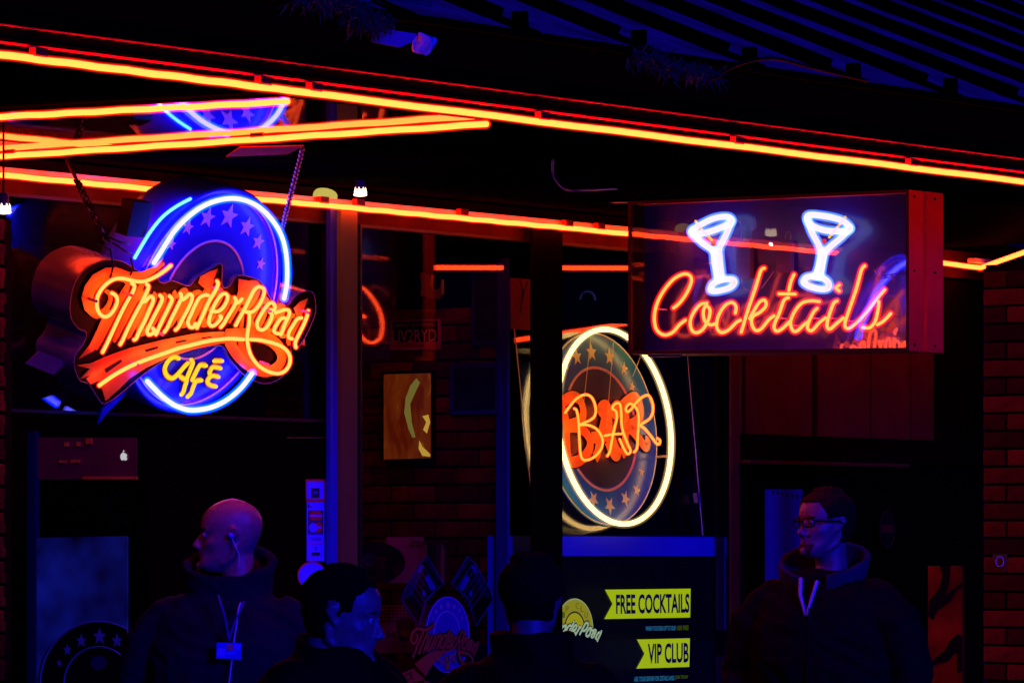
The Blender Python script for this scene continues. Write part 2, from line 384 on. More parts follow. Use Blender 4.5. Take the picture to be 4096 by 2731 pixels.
# wall of the house above and behind the canopy roof
m = MB(); m.hexa([fas(-6, 4.25, 0), fas(14, 4.25, 0), fas(14, 4.25, 5), fas(-6, 4.25, 5)], V * .2); obj('upper_wall', m, M_BLACK, kind='structure')
# interior shell
m = MB()
def gin(s, v, z):                                # s along U from column 2000 of the glass, v inside
    p = at(2000, HY, 21.4); p = Vector((p.x, p.y, 0)) + U * s + V * v; p.z = z; return p
m.hexa([gin(-6, 3.0, 0), gin(8, 3.0, 0), gin(8, 3.0, 3.2), gin(-6, 3.0, 3.2)], V * .1); obj('interior_wall', m, M_INT, kind='structure')
m = MB(); m.hexa([gin(-6, .1, 2.99), gin(8, .1, 2.99), gin(8, 3, 2.99), gin(-6, 3, 2.99)], Z * .1); obj('interior_ceiling', m, M_INT, kind='structure')
m = MB(); m.hexa([gin(-6, .02, 0), gin(8, .02, 0), gin(8, 3, 0), gin(-6, 3, 0)], Z * .03); obj('interior_floor', m, M_INT, kind='structure')

# ================================================================== shop front
def bricks(name_label, cat, pl, px_edge, side, width, z0, z1, mats, group=None, grow=.0):
    e = pl.hit(px_edge, HY, 0); e.z = 0; dep = .035 if px_edge < 3000 else .22
    dr = (V if side < 0 else -V)                 # pier runs from the edge along V or toward the street
    root = thing('brick_pier', e + dr * width / 2, name_label, cat, group)
    mo = MB(); q = [e + Z * z0, e + dr * width + Z * z0, e + dr * width + Z * z1, e + Z * z1]
    mo.hexa([p - pl.n * .006 for p in q], -pl.n * dep); obj('mortar', mo, M_MORT, root)
    ms = []
    for L in (.215, .1025):
        for mt in mats:
            b = bmesh.new(); bmesh.ops.create_cube(b, size=1)
            for v in b.verts: v.co = Vector((v.co.x * L, v.co.y * .03, v.co.z * .065))
            bmesh.ops.bevel(b, geom=b.edges[:], offset=.003, segments=1, affect='EDGES')
            me = bpy.data.meshes.new('brick'); b.to_mesh(me); b.free(); me.materials.append(mt); ms.append((L, me))
    row = 0; z = z0 + .0375; k = 0
    while z < z1:
        x = .0; head = row % 2 == 0
        while x < width - .03:
            L = .1025 if (head and x == 0) else .215
            if x + L > width + .002: L = .1025
            if x + L > width + .01: break
            c = [q_ for q_ in ms if q_[0] == L]; me = random.choice(c)[1]
            p = e + dr * (x + L / 2) + Z * z + pl.n * random.uniform(-.003, .002)
            inst('brick', me, root, frame(p, dr, -pl.n * (1 if dr.cross(-pl.n).dot(Z) > 0 else -1), Z) @ Matrix.Rotation(random.uniform(-.012, .012), 4, 'Y')); x += L + .010
        row += 1; z += .075
    return root
BR = Pl(at(3937, 1500, 21.7), -U)
bricks('weathered red brick pier at the right edge beside the dark doorway', 'brick pier', BR, 3940, 1, .66, .6, 2.80, [M_BRICK, M_BRICK, M_BRICK2])
bricks('red brick wall inside behind the glass with a number plate and framed picture', 'brick wall', W, 2005, -1, .90, 1.2, 2.62, [M_BRICK, M_BRICK2])
LP = Pl(at(10, 1500, 15.8), -U)
bricks('narrow pinkish brick pier at the left edge of the shop front', 'brick pier', LP, 11, -1, .33, .6, 2.62, [M_BRICK])

# header above the glass, with its white trim
hd = thing('window_header', gin(0, 0, 2.9), 'dark red header board running over the shop windows behind the long rear neon tube', 'header')
m = MB(); vslab(m, G, -200, 4500, 2.90, 3.03, -.004, .06); obj('board', m, M_INT, hd)
m = MB(); vslab(m, G, -100, 3700, 2.968, 2.984, .075, .04); obj('trim_strip', m, M_TRIM, hd)

def window(label, px0, px1, z0, z1, fr=.012, name='shop_window', gm=None, off=0):
    a = G.hit(px0, HY); b = G.hit(px1, HY)
    root = thing(name, Vector(((a.x + b.x) / 2, (a.y + b.y) / 2, z0)), label, 'window')
    m = MB(); vslab(m, G, px0, px1, z0, z1, -.012, .006); obj('pane', m, gm or M_GLASS, root)
    L = (b - a).length; e = (b - a).normalized()
    m = MB()
    for (s0, s1, y0, y1) in ((0, L, z0, z0 + fr), (0, L, z1 - fr, z1), (0, fr, z0 + fr, z1 - fr), (L - fr, L, z0 + fr, z1 - fr)):
        p = [Vector((a.x, a.y, y0)) + e * s0, Vector((a.x, a.y, y0)) + e * s1, Vector((a.x, a.y, y1)) + e * s1, Vector((a.x, a.y, y1)) + e * s0]
        m.hexa([k + G.n * .012 for k in p], -G.n * .045)
    obj('frame', m, M_DARKM, root); return root
def zy(py, px, pl=G): return pl.hit(px, py).z
window('wide left shop window behind the round cafe sign, reflecting red light', -120, 1322, zy(1690, 1300), 2.90)
window('tall middle shop window showing the brick wall with number plate', 1432, 2168, .25, 2.90)
window('shop window with the round bar sign, right of the black post', 2234, 2948, .25, 2.90)
# posts
def post(label, px0, px1, z0, z1, mt, off, th, name='window_post'):
    m = MB(); vslab(m, G, px0, px1, z0, z1, off, th)
    return obj(name, m, mt, label=label, cat='post')
post('slim black post at the right side of the left window', 1322, 1362, .1, 2.95, M_NAVY, .05, .02)
post('flat grey post right of the left window, lit by the hanging bulb', 1364, 1430, .1, 2.95, M_GREYP, .07, .02)
post('wide black post in front of the bar sign', 2130, 2250, .1, 2.95, M_BLACK, .06, .012)
post('dark red post right of the bar sign window', 2926, 2960, .1, 2.95, M_WOOD, .03, .012)
# wall below the left window
sp = thing('stall_wall', gin(-2, 0, 0), 'black boarded wall below the left shop window', 'wall')
m = MB(); vslab(m, G, -150, 1320, .03, zy(1690, 1300) - .004, .004, .10); obj('board', m, M_BLACK, sp)
m = MB(); slab(m, G, 1150, 1748, 1398, 1752, .010, .004); slab(m, G, 1393, 1754, 1397, 2900, .010, .004); obj('copper_trim', m, mat('copper_trim', (.8, .28, .10), .25, .8, .2, 40), sp)

# right bays: boarded panels, ledge, door
rt = thing('panelled_front', G.hit(3400, HY) * 1.0, 'dark red boarded shop front panels below the cocktail sign', 'wall panel')
rt.location.z = 0; LOC[rt.name] = Vector((rt.location.x, rt.location.y, 0))
for x0, x1 in ((2982, 3248), (3272, 3480), (3484, 3640), (3644, 3735)):
    m = MB(); vslab(m, G, x0, x1, zy(1745, 3300), 2.9, .0, .03); obj('panel', m, M_WOOD, rt)
m = MB(); vslab(m, G, 2990, 3935, .1, 2.9, -.03, .015); obj('backing', m, M_BLACK, rt)
m = MB(); vslab(m, G, 3000, 3640, zy(1862, 3300), zy(1848, 3300), .09, .11); obj('ledge', m, M_WOOD, rt)
m = MB(); vslab(m, G, 2962, 3935, zy(1842, 3300), zy(1748, 3300), .02, .07); obj('rail', m, M_BLACK, rt)
m = MB(); slab(m, G, 3075, 1956, 3210, 2345, .03, .02); nb = obj('notice_board', m, M_WHITEF, label='pale blue lit notice board behind the man in glasses', cat='notice board')
m = MB()
for k in range(7): slab(m, G, 3088 + k * 20, 1962 + k * 3, 3094 + k * 20, 1974 + k * 4, .034, .004)
obj('tassel', m, M_INKB, nb)
# orange poster with dark figure at far right and small plaque, round badge
ok = mat('orange_poster', (.50, .05, .003), .8, var=.6, scale=5, col2=(.05, .008, .001), spec=.03)
m = MB(); slab(m, BR, 3712, 2262, 3848, 2800, .05, .02); po = obj('tall_poster', m, ok, label='tall orange poster with a dark guitar shape beside the brick pier', cat='poster')
m = MB()
gt = [(3760, 2262), (3770, 2300), (3752, 2360), (3716, 2400), (3712, 2460), (3730, 2480), (3745, 2440), (3800, 2400), (3830, 2352), (3842, 2350), (3843, 2330), (3826, 2345), (3780, 2380), (3796, 2320), (3800, 2262)]
m.prism([BR.hit(x, y, .056) for x, y in gt], -BR.n * .004)
g2 = [(3716, 2668), (3740, 2630), (3780, 2600), (3800, 2560), (3830, 2535), (3848, 2540), (3848, 2680), (3830, 2690), (3826, 2600), (3790, 2640), (3750, 2650)]
m.prism([BR.hit(x, y, .056) for x, y in g2], -BR.n * .004); obj('figure', m, M_TAR, po)
m = MB(); slab(m, BR, 3970, 2210, 4028, 2282, .012, .01); pq = obj('plaque', m, M_GREYP, label='small square plaque on the brick pier at far right', cat='plaque')
m = MB(); m.tube([BR.hit(3999 + 16 * math.cos(t * .52), 2245 + 20 * math.sin(t * .52), .016) for t in range(12)], .002, 6, 0, True); obj('dial', m, M_PALE, pq)
m = MB(); ring = [G.hit(3548 + 28 * math.cos(t * math.pi / 16), 2118 + 76 * math.sin(t * math.pi / 16), .03) for t in range(32)]
m.prism(ring, -G.n * .01); bd = obj('round_badge', m, M_TAR, label='small dark round badge behind the man in glasses, rimmed in orange', cat='badge')
m = MB(); m.tube(ring, .002, 6, 0, True); slab(m, G, 3530, 2098, 3572, 2130, .034, .003); obj('badge_rim', m, M_WOOD, bd)

# ================================================================== long neon tubes
def clip(parent, p, d, up=Z, s=1.0, dn=.0, mt=None):
    m = MB(); m.box(p + up * (.020 + dn), d * .028 * s, d.cross(up).normalized() * .012, up * .013); obj('clip', m, mt or M_RTRIM, parent)
def run(label, a, b, r, clips=(), nm='neon_tube', core=None, up=Z, cu=.0):
    t = thing(nm, a.lerp(b, .5), label, 'neon tube', 'long orange neon tubes')
    n = 24; path = [a.lerp(b, i / n) + Z * .0012 * math.sin(i * 1.7) for i in range(n + 1)]
    neon(t, 'tube', path, r, core or M_ORC, M_RUN, 1.7)
    d = (b - a).normalized()
    for c in clips: clip(t, a.lerp(b, c), d, up, dn=cu)
    return t
def onfas(px): return fas(fas_s(px), -.05, 0)
def cl(a, b, pxs, f): return [((f(p) - a).length / (b - a).length) for p in pxs]
a, b = onfas(-260), onfas(1104)
run('long orange neon tube along the canopy edge, upper left half', a, b, .0102, cl(a, b, (100, 1000), onfas))
a, b = onfas(1110), onfas(4400)
run('long orange neon tube along the canopy edge, right half above the cocktail sign', a, b, .0102, cl(a, b, (1205, 2120, 2900, 3600), onfas))
run('orange neon tube crossing the soffit, the upper of the two on the left', T1a, T1b, .0100)
run('orange neon tube crossing the soffit, the lower of the two on the left', T2a, T2b, .0102, (.02, .55))
def onG(px, py, off=.10): return G.hit(px, py, off)
ga, gb = onG(6, 700), onG(3000, 981)
gl = lambda px: onG(px, 700 + .0936 * px)
a, b = gl(6), gl(1358)
run('orange neon tube over the left window, passing behind the round cafe sign', a, b, .0100, cl(a, b, (1290,), gl))
a, b = gl(1364), gl(2245)
run('orange neon tube over the middle window, right of the hanging bulb', a, b, .0100, cl(a, b, (1435, 1850), gl), cu=.004)
a, b = gl(2250), gl(3720)
run('orange neon tube over the bar sign, running behind the cocktail sign', a, b, .0100, cl(a, b, (2270, 2398), gl))
t = thing('neon_tube', G.hit(3920, 1070, .1), 'short bent orange neon tube above the brick pier', 'neon tube', 'long orange neon tubes')
kp = [G.hit(3700, 1046, .1), G.hit(3780, 1053, .1), G.hit(3860, 1064, .1), G.hit(3915, 1070, .1), G.hit(3925, 1070, .11)]
e = G.hit(3925, 1070, .11); q = BR.hit(4250, 955, .10)
kp += [e.lerp(q, .1), e.lerp(q, .3), e.lerp(q, .6), q]
neon(t, 'tube', catmull(kp, 3), .0105, M_ORC, M_RUN, 1.7)
m = MB(); m.box(e + Z * .03, U * .1, V * .02, Z * .01); obj('clip', m, M_TRIM, t)

# ================================================================== round cafe sign
CX, CY = 1200, 846
def ell(k, dep=0., n=72, t0=0, t1=2 * math.pi):
    out = []
    for i in range(n + (0 if t1 - t0 > 6.28 else 1)):
        t = t0 + (t1 - t0) * i / n
        p = TH.hit(*c1(CX + 441 * k * math.cos(t), CY + 631.5 * k * math.sin(t - .332))); out.append(p - TH.n * dep)
    return out
rs = thing('cafe_sign', TH.o - Z * .45 - TH.n * .1, 'round blue neon cafe sign with orange script lettering and stars, hanging from chains', 'neon sign')
m = MB()
prof = [(1.05, .05), (1.07, .06), (1.075, .10), (1.06, .24), (1.05, .27), (.9, .275)]
m.loft([ell(k, d) for k, d in prof], 0, True, False)
m.add(ell(.9, .275), [list(range(72))], 0); obj('drum', m, mat('drum_blue', (.02, .03, .75), .5, var=.15, scale=9, bump=.1), rs)
m = MB(); m.loft([ell(1.05, .05), ell(1.0, .048), ell(.985, .052), ell(.965, .062)], 0, True, False); m.add(ell(.965, .062), [list(range(72))], 0); obj('face', m, M_BLUEP, rs)
m = MB(); m.tube(ell(.985, .047), .0035, 6, 0, True); obj('rim', m, M_STARB, rs)
m = MB(); ri = ell(.56, .0595, 60); m.tube(ri, .0048, 6, 0, True); obj('inner_ring', m, M_STARB, rs)
m = MB(); m.prism(ell(.545, .0585, 60), -TH.n * .002); obj('centre_disc', m, M_NAVY, rs)
for x, y, r in ((1295, 322, 78), (1167, 330, 66), (1050, 388, 50), (1402, 385, 66), (1470, 475, 54), (1485, 607, 42), (950, 487, 42)):
    p = TH.hit(*c1(x, y), -.058); m = MB(); m.prism(star_pts(p, r / 1627, TH, .12), -TH.n * .003); obj('star', m, M_STARB, rs)
# lettering box (strokes traced once, used for tube, painted letter and black backing)
A_, B_ = cA, cB
WORD = [
 (A_, [(925, 150), (860, 203), (780, 255), (700, 292), (640, 305), (570, 299), (480, 278), (410, 275), (350, 295), (290, 340), (245, 395), (215, 460), (210, 530), (225, 592), (255, 630), (295, 645), (340, 622), (380, 570), (405, 510), (405, 462), (385, 432), (355, 415)]),
 (A_, [(548, 322), (574, 345), (560, 400), (500, 505), (440, 620), (370, 770), (310, 900), (266, 985)]),
 (A_, [(690, 330), (710, 352), (690, 410), (640, 510), (580, 620), (510, 760), (460, 870), (436, 910)]),
 (A_, [(655, 500), (682, 490), (722, 452), (750, 458), (752, 500), (720, 575), (670, 690), (620, 785), (592, 850), (570, 865)]),
 (A_, [(820, 437), (842, 470), (820, 530), (770, 625), (722, 720), (696, 780), (710, 815), (745, 806), (765, 772), (750, 755)]),
 (A_, [(912, 445), (935, 480), (900, 562), (850, 662), (810, 750), (780, 815)]),
 (A_, [(1018, 420), (1026, 462), (980, 562), (930, 662), (890, 750), (862, 790)]),
 (A_, [(1040, 480), (1070, 458), (1102, 427), (1130, 442), (1125, 490), (1090, 570), (1040, 662), (1000, 740), (970, 770)]),
 (A_, [(1285, 437), (1250, 435), (1200, 462), (1160, 530), (1120, 620), (1090, 690), (1105, 738), (1140, 744), (1163, 708)]),
 (A_, [(1370, 300), (1381, 330), (1350, 400), (1300, 482), (1250, 590), (1200, 700), (1176, 752)]),
 (B_, [(245, 588), (290, 592), (340, 558), (380, 490), (386, 442), (360, 420), (320, 440), (270, 510), (230, 600), (206, 690), (225, 730), (262, 724), (300, 690), (327, 650), (315, 636)]),
 (B_, [(455, 460), (470, 492), (440, 560), (390, 642), (350, 710), (320, 745)]),
 (B_, [(470, 512), (500, 500), (525, 472)]),
 (B_, [(465, 727), (500, 660), (550, 570), (600, 470), (640, 392), (680, 356), (725, 366), (741, 402), (725, 462), (690, 532), (640, 586), (598, 600), (565, 596)]),
 (B_, [(598, 612), (595, 700), (580, 800), (577, 870), (592, 960), (625, 1040), (690, 1118), (780, 1172), (870, 1190), (940, 1165), (984, 1100), (988, 1030), (958, 970), (890, 920), (780, 885), (680, 866), (610, 862)]),
 (B_, [(798, 578), (832, 580), (845, 548), (820, 510), (780, 522), (740, 572), (700, 640), (672, 702), (682, 755), (720, 770), (762, 745), (800, 680), (815, 622), (790, 592)]),
 (B_, [(850, 606), (900, 588), (950, 575), (982, 592), (975, 640), (940, 712), (915, 780), (900, 816)]),
 (B_, [(935, 655), (905, 662), (870, 702), (836, 760), (842, 796), (880, 806)]),
 (B_, [(1100, 655), (1060, 665), (1020, 722), (980, 790), (975, 840), (1010, 856)]),
 (B_, [(1165, 585), (1152, 640), (1120, 722), (1080, 802), (1040, 890), (1046, 940)]),
]
SWOOSH = (A_, [(1625, 862), (1485, 855), (1335, 870), (1205, 895), (1085, 926), (1000, 947), (850, 1000), (700, 1052), (550, 1112), (400, 1192), (300, 1258), (235, 1305)])
CAFE = [
 [(1002, 1046), (962, 1030), (910, 1060), (870, 1130), (875, 1190), (910, 1230), (950, 1234), (1000, 1190), (1050, 1132), (1090, 1090)],
 [(1120, 1058), (1137, 1090), (1112, 1160), (1082, 1232)],
 [(1265, 1116), (1212, 1110), (1182, 1150), (1152, 1210), (1130, 1256)],
 [(1018, 1222), (1050, 1242), (1078, 1256), (1062, 1312), (1045, 1370), (1025, 1395)],
 [(1220, 1256), (1170, 1266), (1142, 1320), (1120, 1380), (1085, 1415)],
 [(1342, 1070), (1420, 1070)],
 [(1405, 1140), (1330, 1130), (1296, 1190)],
 [(1385, 1224), (1320, 1214), (1280, 1260), (1300, 1300), (1360, 1316)]]
words3 = [trace(f, TH, p, 0, 5) for f, p in WORD]; sw3 = trace(*[SWOOSH[0], TH, SWOOSH[1]], 0, 5)
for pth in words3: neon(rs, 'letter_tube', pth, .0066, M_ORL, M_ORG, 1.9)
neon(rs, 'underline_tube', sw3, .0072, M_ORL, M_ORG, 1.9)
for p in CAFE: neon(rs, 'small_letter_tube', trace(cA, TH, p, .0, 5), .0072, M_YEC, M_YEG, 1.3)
# backing box outline
OUT = [(905, 562), (862, 628), (800, 660), (740, 640), (660, 590), (560, 580), (450, 625), (375, 715), (345, 840), (352, 930), (395, 990), (440, 1012), (425, 1080), (375, 1150), (372, 1225), (405, 1300), (455, 1320), (505, 1395), (550, 1440),
       (640, 1385), (740, 1300), (860, 1210), (1000, 1140), (1130, 1105), (1255, 1095), (1300, 1170), (1370, 1255), (1450, 1305), (1530, 1318), (1610, 1280), (1665, 1190), (1662, 1090), (1640, 1050), (1690, 1110), (1740, 1060), (1790, 960), (1815, 880), (1800, 780),
       (1745, 770), (1690, 800), (1640, 855), (1560, 830), (1520, 770), (1470, 700), (1350, 672), (1300, 735), (1255, 735), (1252, 605), (1180, 640), (1100, 690), (1055, 735), (960, 705), (900, 720), (870, 680)]
SH = .036
def shiftc(x, y, dep): return TH.hit(*c1(x - 0, y - 0), -dep)
OUTS = catmull([shiftc(x - 5, y, SH + .006) for x, y in OUT], 4, True)
m = MB(); m.flat(OUTS, 0); m.flat([p - TH.n * .20 for p in OUTS], 1); m.loft([OUTS, [p - TH.n * .004 for p in OUTS], [p - TH.n * .19 for p in OUTS], [p - TH.n * .20 for p in OUTS]], 1, True, False); obj('letter_box', m, [M_TAR, M_SIDE], rs)
m = MB(); oo = [p + TH.n * .002 for p in OUTS]; m.tube(oo, .0022, 6, 0, True); obj('letter_box_rim', m, M_SIDE, rs)
# painted letters, each stroke a ribbon a hair above the last
def painted(par, paths, n, dep, w0, w1, mt_edge, mt_face, nm='painted_letter', taper=True):
    for i, p in enumerate(paths):
        q = [v - n * (dep + .00025 * (i % 9)) for v in p]
        m = MB(); ribbon(m, q, w0, n, 0, taper); ribbon(m, [v + n * .0022 for v in q], w1, n, 1, taper); obj(nm, m, [mt_edge, mt_face], par)
painted(rs, words3, TH.n, SH, .036, .031, M_YELL, M_REDF)
def polyS(name, pts, mt, dep, th=.002, f=c1):
    m = MB(); m.prism([TH.hit(*f(*p), -dep) for p in pts], -TH.n * th); return obj(name, m, mt, rs)
# swash of the T, flame tips, R head, road ribbon, loop
polyS('swash', [(902, 572), (845, 622), (780, 650), (700, 655), (620, 625), (560, 628), (480, 670), (430, 740), (412, 810), (430, 880), (470, 918), (500, 920), (470, 880), (460, 820), (480, 760), (530, 720), (600, 705), (680, 710), (760, 705), (830, 670), (880, 620)], M_REDF, SH - .0035)
polyS('stem_tail', [(560, 880), (600, 880), (580, 960), (540, 1040), (510, 1100), (480, 1128), (398, 1172), (460, 1090), (500, 1010)], M_REDF, SH - .004)
polyS('flame_tip', [(1228, 636), (1180, 650), (1125, 680), (1110, 720), (1160, 760), (1200, 700)], M_REDF, SH - .0036)
polyS('letter_head', [(1352, 695), (1440, 712), (1470, 745), (1440, 800), (1380, 850), (1330, 830), (1350, 770)], M_REDF, SH - .0037)
polyS('flame_tip', [(1765, 812), (1720, 830), (1680, 870), (1700, 920), (1740, 880)], M_REDF, SH - .0038)
polyS('road_ribbon', [(1250, 1010), (1100, 1020), (900, 1060), (700, 1110), (560, 1160), (470, 1200), (388, 1212), (462, 1232), (410, 1290), (470, 1268), (440, 1292), (468, 1325), (520, 1300), (545, 1380), (556, 1424), (640, 1350), (700, 1290), (800, 1225), (940, 1160), (1100, 1110), (1250, 1080), (1340, 1075), (1340, 1015)], M_REDF, SH - .0010, .004)
for q in ([(550, 1235), (650, 1175), (655, 1190), (560, 1258)], [(790, 1120), (868, 1098), (870, 1110), (800, 1132)], [(975, 1070), (1038, 1058), (1040, 1066), (980, 1080)], [(1130, 1045), (1190, 1038), (1190, 1044), (1135, 1053)]):
    polyS('road_dash', q, M_TAR, SH - .004, .001)
loop = catmull([TH.hit(*c1(x, y), -SH + .004) for x, y in ((1290, 1060), (1330, 1130), (1400, 1200), (1480, 1240), (1550, 1240), (1600, 1190), (1600, 1120), (1540, 1060), (1440, 1030), (1330, 1025), (1270, 1030))], 5)
m = MB(); ribbon(m, loop, .046, TH.n, 0); obj('ribbon_loop', m, M_REDF, rs)
cf = [trace(cA, TH, p, -.045, 5) for p in CAFE]
painted(rs, cf, TH.n, .004, .030, .024, M_TAR, M_REDF, 'painted_small_letter', False)
# blue tubes
arc = [(845, 600), (880, 545), (920, 480), (965, 412), (1022, 350), (1090, 292), (1162, 250), (1240, 224), (1320, 215), (1400, 230), (1470, 265), (1530, 320), (1580, 385), (1615, 460), (1635, 550), (1641, 640), (1638, 730), (1622, 812)]
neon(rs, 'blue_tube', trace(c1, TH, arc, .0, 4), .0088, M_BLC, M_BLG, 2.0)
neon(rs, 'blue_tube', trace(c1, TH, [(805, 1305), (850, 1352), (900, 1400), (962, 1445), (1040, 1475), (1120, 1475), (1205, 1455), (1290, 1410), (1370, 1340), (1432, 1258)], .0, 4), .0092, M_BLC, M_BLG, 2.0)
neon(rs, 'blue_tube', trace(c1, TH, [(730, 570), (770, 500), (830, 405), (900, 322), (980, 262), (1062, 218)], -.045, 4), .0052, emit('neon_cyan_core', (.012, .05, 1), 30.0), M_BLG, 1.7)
# stand-offs and bracket boxes
for x, y in ((660, 775), (450, 810), (1190, 745), (850, 1010), (1490, 870), (1720, 880), (1480, 1190), (700, 1190)):
    p = TH.hit(*c1(x, y), -SH); m = MB(); m.tube([p, p + TH.n * .045], .006, 8); obj('standoff', m, M_STAND, rs)
m = MB()
p = TH.hit(*c1(725, 330), -.10); m.box(p, TH.x * .05, TH.y * .065, TH.n * .03); obj('junction_box', m, M_TAR, rs)
m = MB(); tl = [TH.hit(*c1(x, y), -.10) for x, y in ((80, 1200), (160, 1125), (330, 1190), (245, 1268))]; m.hexa(tl, -TH.n * .004); obj('tail_plate', m, M_SIDE, rs)
m = MB(); m.prism([TH.hit(*c1(x, y), -.12) for x, y in ((515, 1560), (540, 1470), (700, 1340), (712, 1350), (560, 1500))], -TH.n * .01); obj('stay_plate', m, M_NAVY, rs)

# chains: ceiling to sign
lk = MB(); pts = []
for i in range(16):
    t = 2 * math.pi * i / 16; pts.append(Vector((.0085 * math.cos(t), 0, .0125 * math.sin(t) + (.007 if math.sin(t) > 0 else -.007))))
lk.tube(pts, .0028, 6, 0, True); lk_me = lk.mesh('chain_link', [M_STEEL], Vector((0, 0, 0)))
def chain(label, pts):
    root = thing('chain', pts[0], label, 'chain', 'chains that hold the cafe sign')
    for k in range(len(pts) - 1):
        a, b = pts[k], pts[k + 1]; L = (b - a).length; n = max(1, round(L / .030)); d = (b - a).normalized(); h = d.orthogonal().normalized()
        for i in range(n):
            x = h if i % 2 else d.cross(h); inst('link', lk_me, root, frame(a.lerp(b, (i + .5) / n), x, d.cross(x), d))
    return root
cA1 = hitz(268, 640, ZC); cA2 = TH.hit(*c1(560, 470), -.02)
ch = chain('rusty chain on the left holding the round cafe sign, wrapped with black cable', [cA1.lerp(cA2, .3), cA2])
m = MB(); m.tube([cA1, cA1.lerp(cA2, .32)], .007, 8); obj('rod', m, M_WOOD, ch)
chain('thin chain on the right holding the round cafe sign', [hitz(1212, 590, ZC), hitz(1212, 590, ZC).lerp(TH.hit(*c1(1610, 400), -.05), .45), TH.hit(*c1(1610, 400), -.05)])
m = MB()
for k in range(5):
    pp = []
    for i in range(22):
        t = i / 21; p = cA1.lerp(cA2, .25 + .75 * t); pp.append(p + Vector((math.sin(i * 1.3 + k * 2) * .012, math.cos(i * 1.7 + k) * .012, 0)))
    m.tube(catmull(pp, 2), .0035, 5)
for a_, b_ in (((585, 520), (585, 690)), ((705, 570), (705, 670)), ((490, 470), (600, 520)), ((560, 440), (700, 480)), ((600, 480), (720, 550))):
    p, q = TH.hit(*c1(*a_), -.01), TH.hit(*c1(*b_), -.03); m.tube([p, p.lerp(q, .5) + Vector((.01, 0, -.01)), q], .004, 5)
obj('cable', m, M_TAR, label='tangled black cable wound down the left chain of the cafe sign', cat='cable')
# slanted lit box on the soffit
m = MB(); q = [hitz(905, 628, ZC - .03), hitz(1150, 618, ZC - .03), hitz(1215, 585, ZC - .03), hitz(960, 590, ZC - .03)]
m.hexa(q, Z * .004); obj('soffit_plate', m, mat('rust_plate', (.55, .03, .003), .7, var=.3, spec=.05), label='flat reddish plate fixed to the soffit above the cafe sign', cat='plate')

# ================================================================== cocktail sign
cs = thing('cocktail_sign', CK.hit(3100, 1412) - Z * .01, 'boxed red neon Cocktails sign with two white martini glasses', 'neon sign')
XL, XR = 2512, 3630
yt = lambda px: 806 - (px - 2512) * .0432
yb = lambda px: 1416 - (px - 2512) * .012
fo = .055                                         # front of the glass ahead of the neon plane
def ckq(x0, x1, ya, yb_, off): return [CK.hit(x0, yb_(x0), off), CK.hit(x1, yb_(x1), off), CK.hit(x1, ya(x1), off), CK.hit(x0, ya(x0), off)]
m = MB(); m.hexa(ckq(XL + 12, XR - 4, lambda x: yt(x) + 12, lambda x: yb(x) - 12, -.074), -CK.n * .004)
M_CKB = mat('sign_back_panel', (.012, .006, .22), .22, var=.4, scale=3, coat=.2); obj('back_panel', m, M_CKB, cs)
m = MB()
for (x0, x1, ya, yb_) in ((XL, XR, yt, lambda x: yt(x) + 13), (XL, XR, lambda x: yb(x) - 12, yb), (XL, XL + 12, lambda x: yt(x) + 13, lambda x: yb(x) - 12), (XR - 6, XR, lambda x: yt(x) + 13, lambda x: yb(x) - 12)):
    m.hexa(ckq(x0, x1, ya, yb_, fo + .004), -CK.n * .012)
obj('frame', m, M_WOOD, cs)
M_CAB = mat('cabinet_paint', (.85, .05, .012), .5, var=.2, scale=5, bump=.1)
m = MB(); m.hexa(ckq(XR - 2, XR, yt, yb, fo - .010), -CK.n * .128)
m.hexa(ckq(XL + 3.2, XR - 2.2, lambda x: yt(x) , lambda x: yt(x) + 8, fo - .010), -CK.n * .128); m.hexa(ckq(XL + 3.2, XR - 2.2, lambda x: yb(x) - 6, yb, fo - .010), -CK.n * .128); obj('cabinet', m, M_CAB, cs)
m = MB(); m.hexa(ckq(XL, XL + 3, yt, yb, fo - .010), -CK.n * .128); obj('cabinet_end', m, M_TAR, cs)
m = MB(); m.hexa([p - CK.n * .1282 for p in ckq(XL + 8, XR - 26, lambda x: yt(x) + 6, lambda x: yb(x) - 6, fo - .010)], -CK.n * .0296); obj('gasket', m, M_TAR, cs)
m = MB(); m.hexa([p - CK.n * .158 for p in ckq(XL, XR, yt, yb, fo - .010)], -CK.n * .135); obj('rear_cabinet', m, M_CAB, cs)
m = MB(); m.hexa(ckq(XL + 12.4, XR - 6.4, lambda x: yt(x) + 13.4, lambda x: yb(x) - 12.4, fo), -CK.n * .004); obj('glass_front', m, glass('sign_glass', (.97, .97, .97), .0, 1.7), cs)
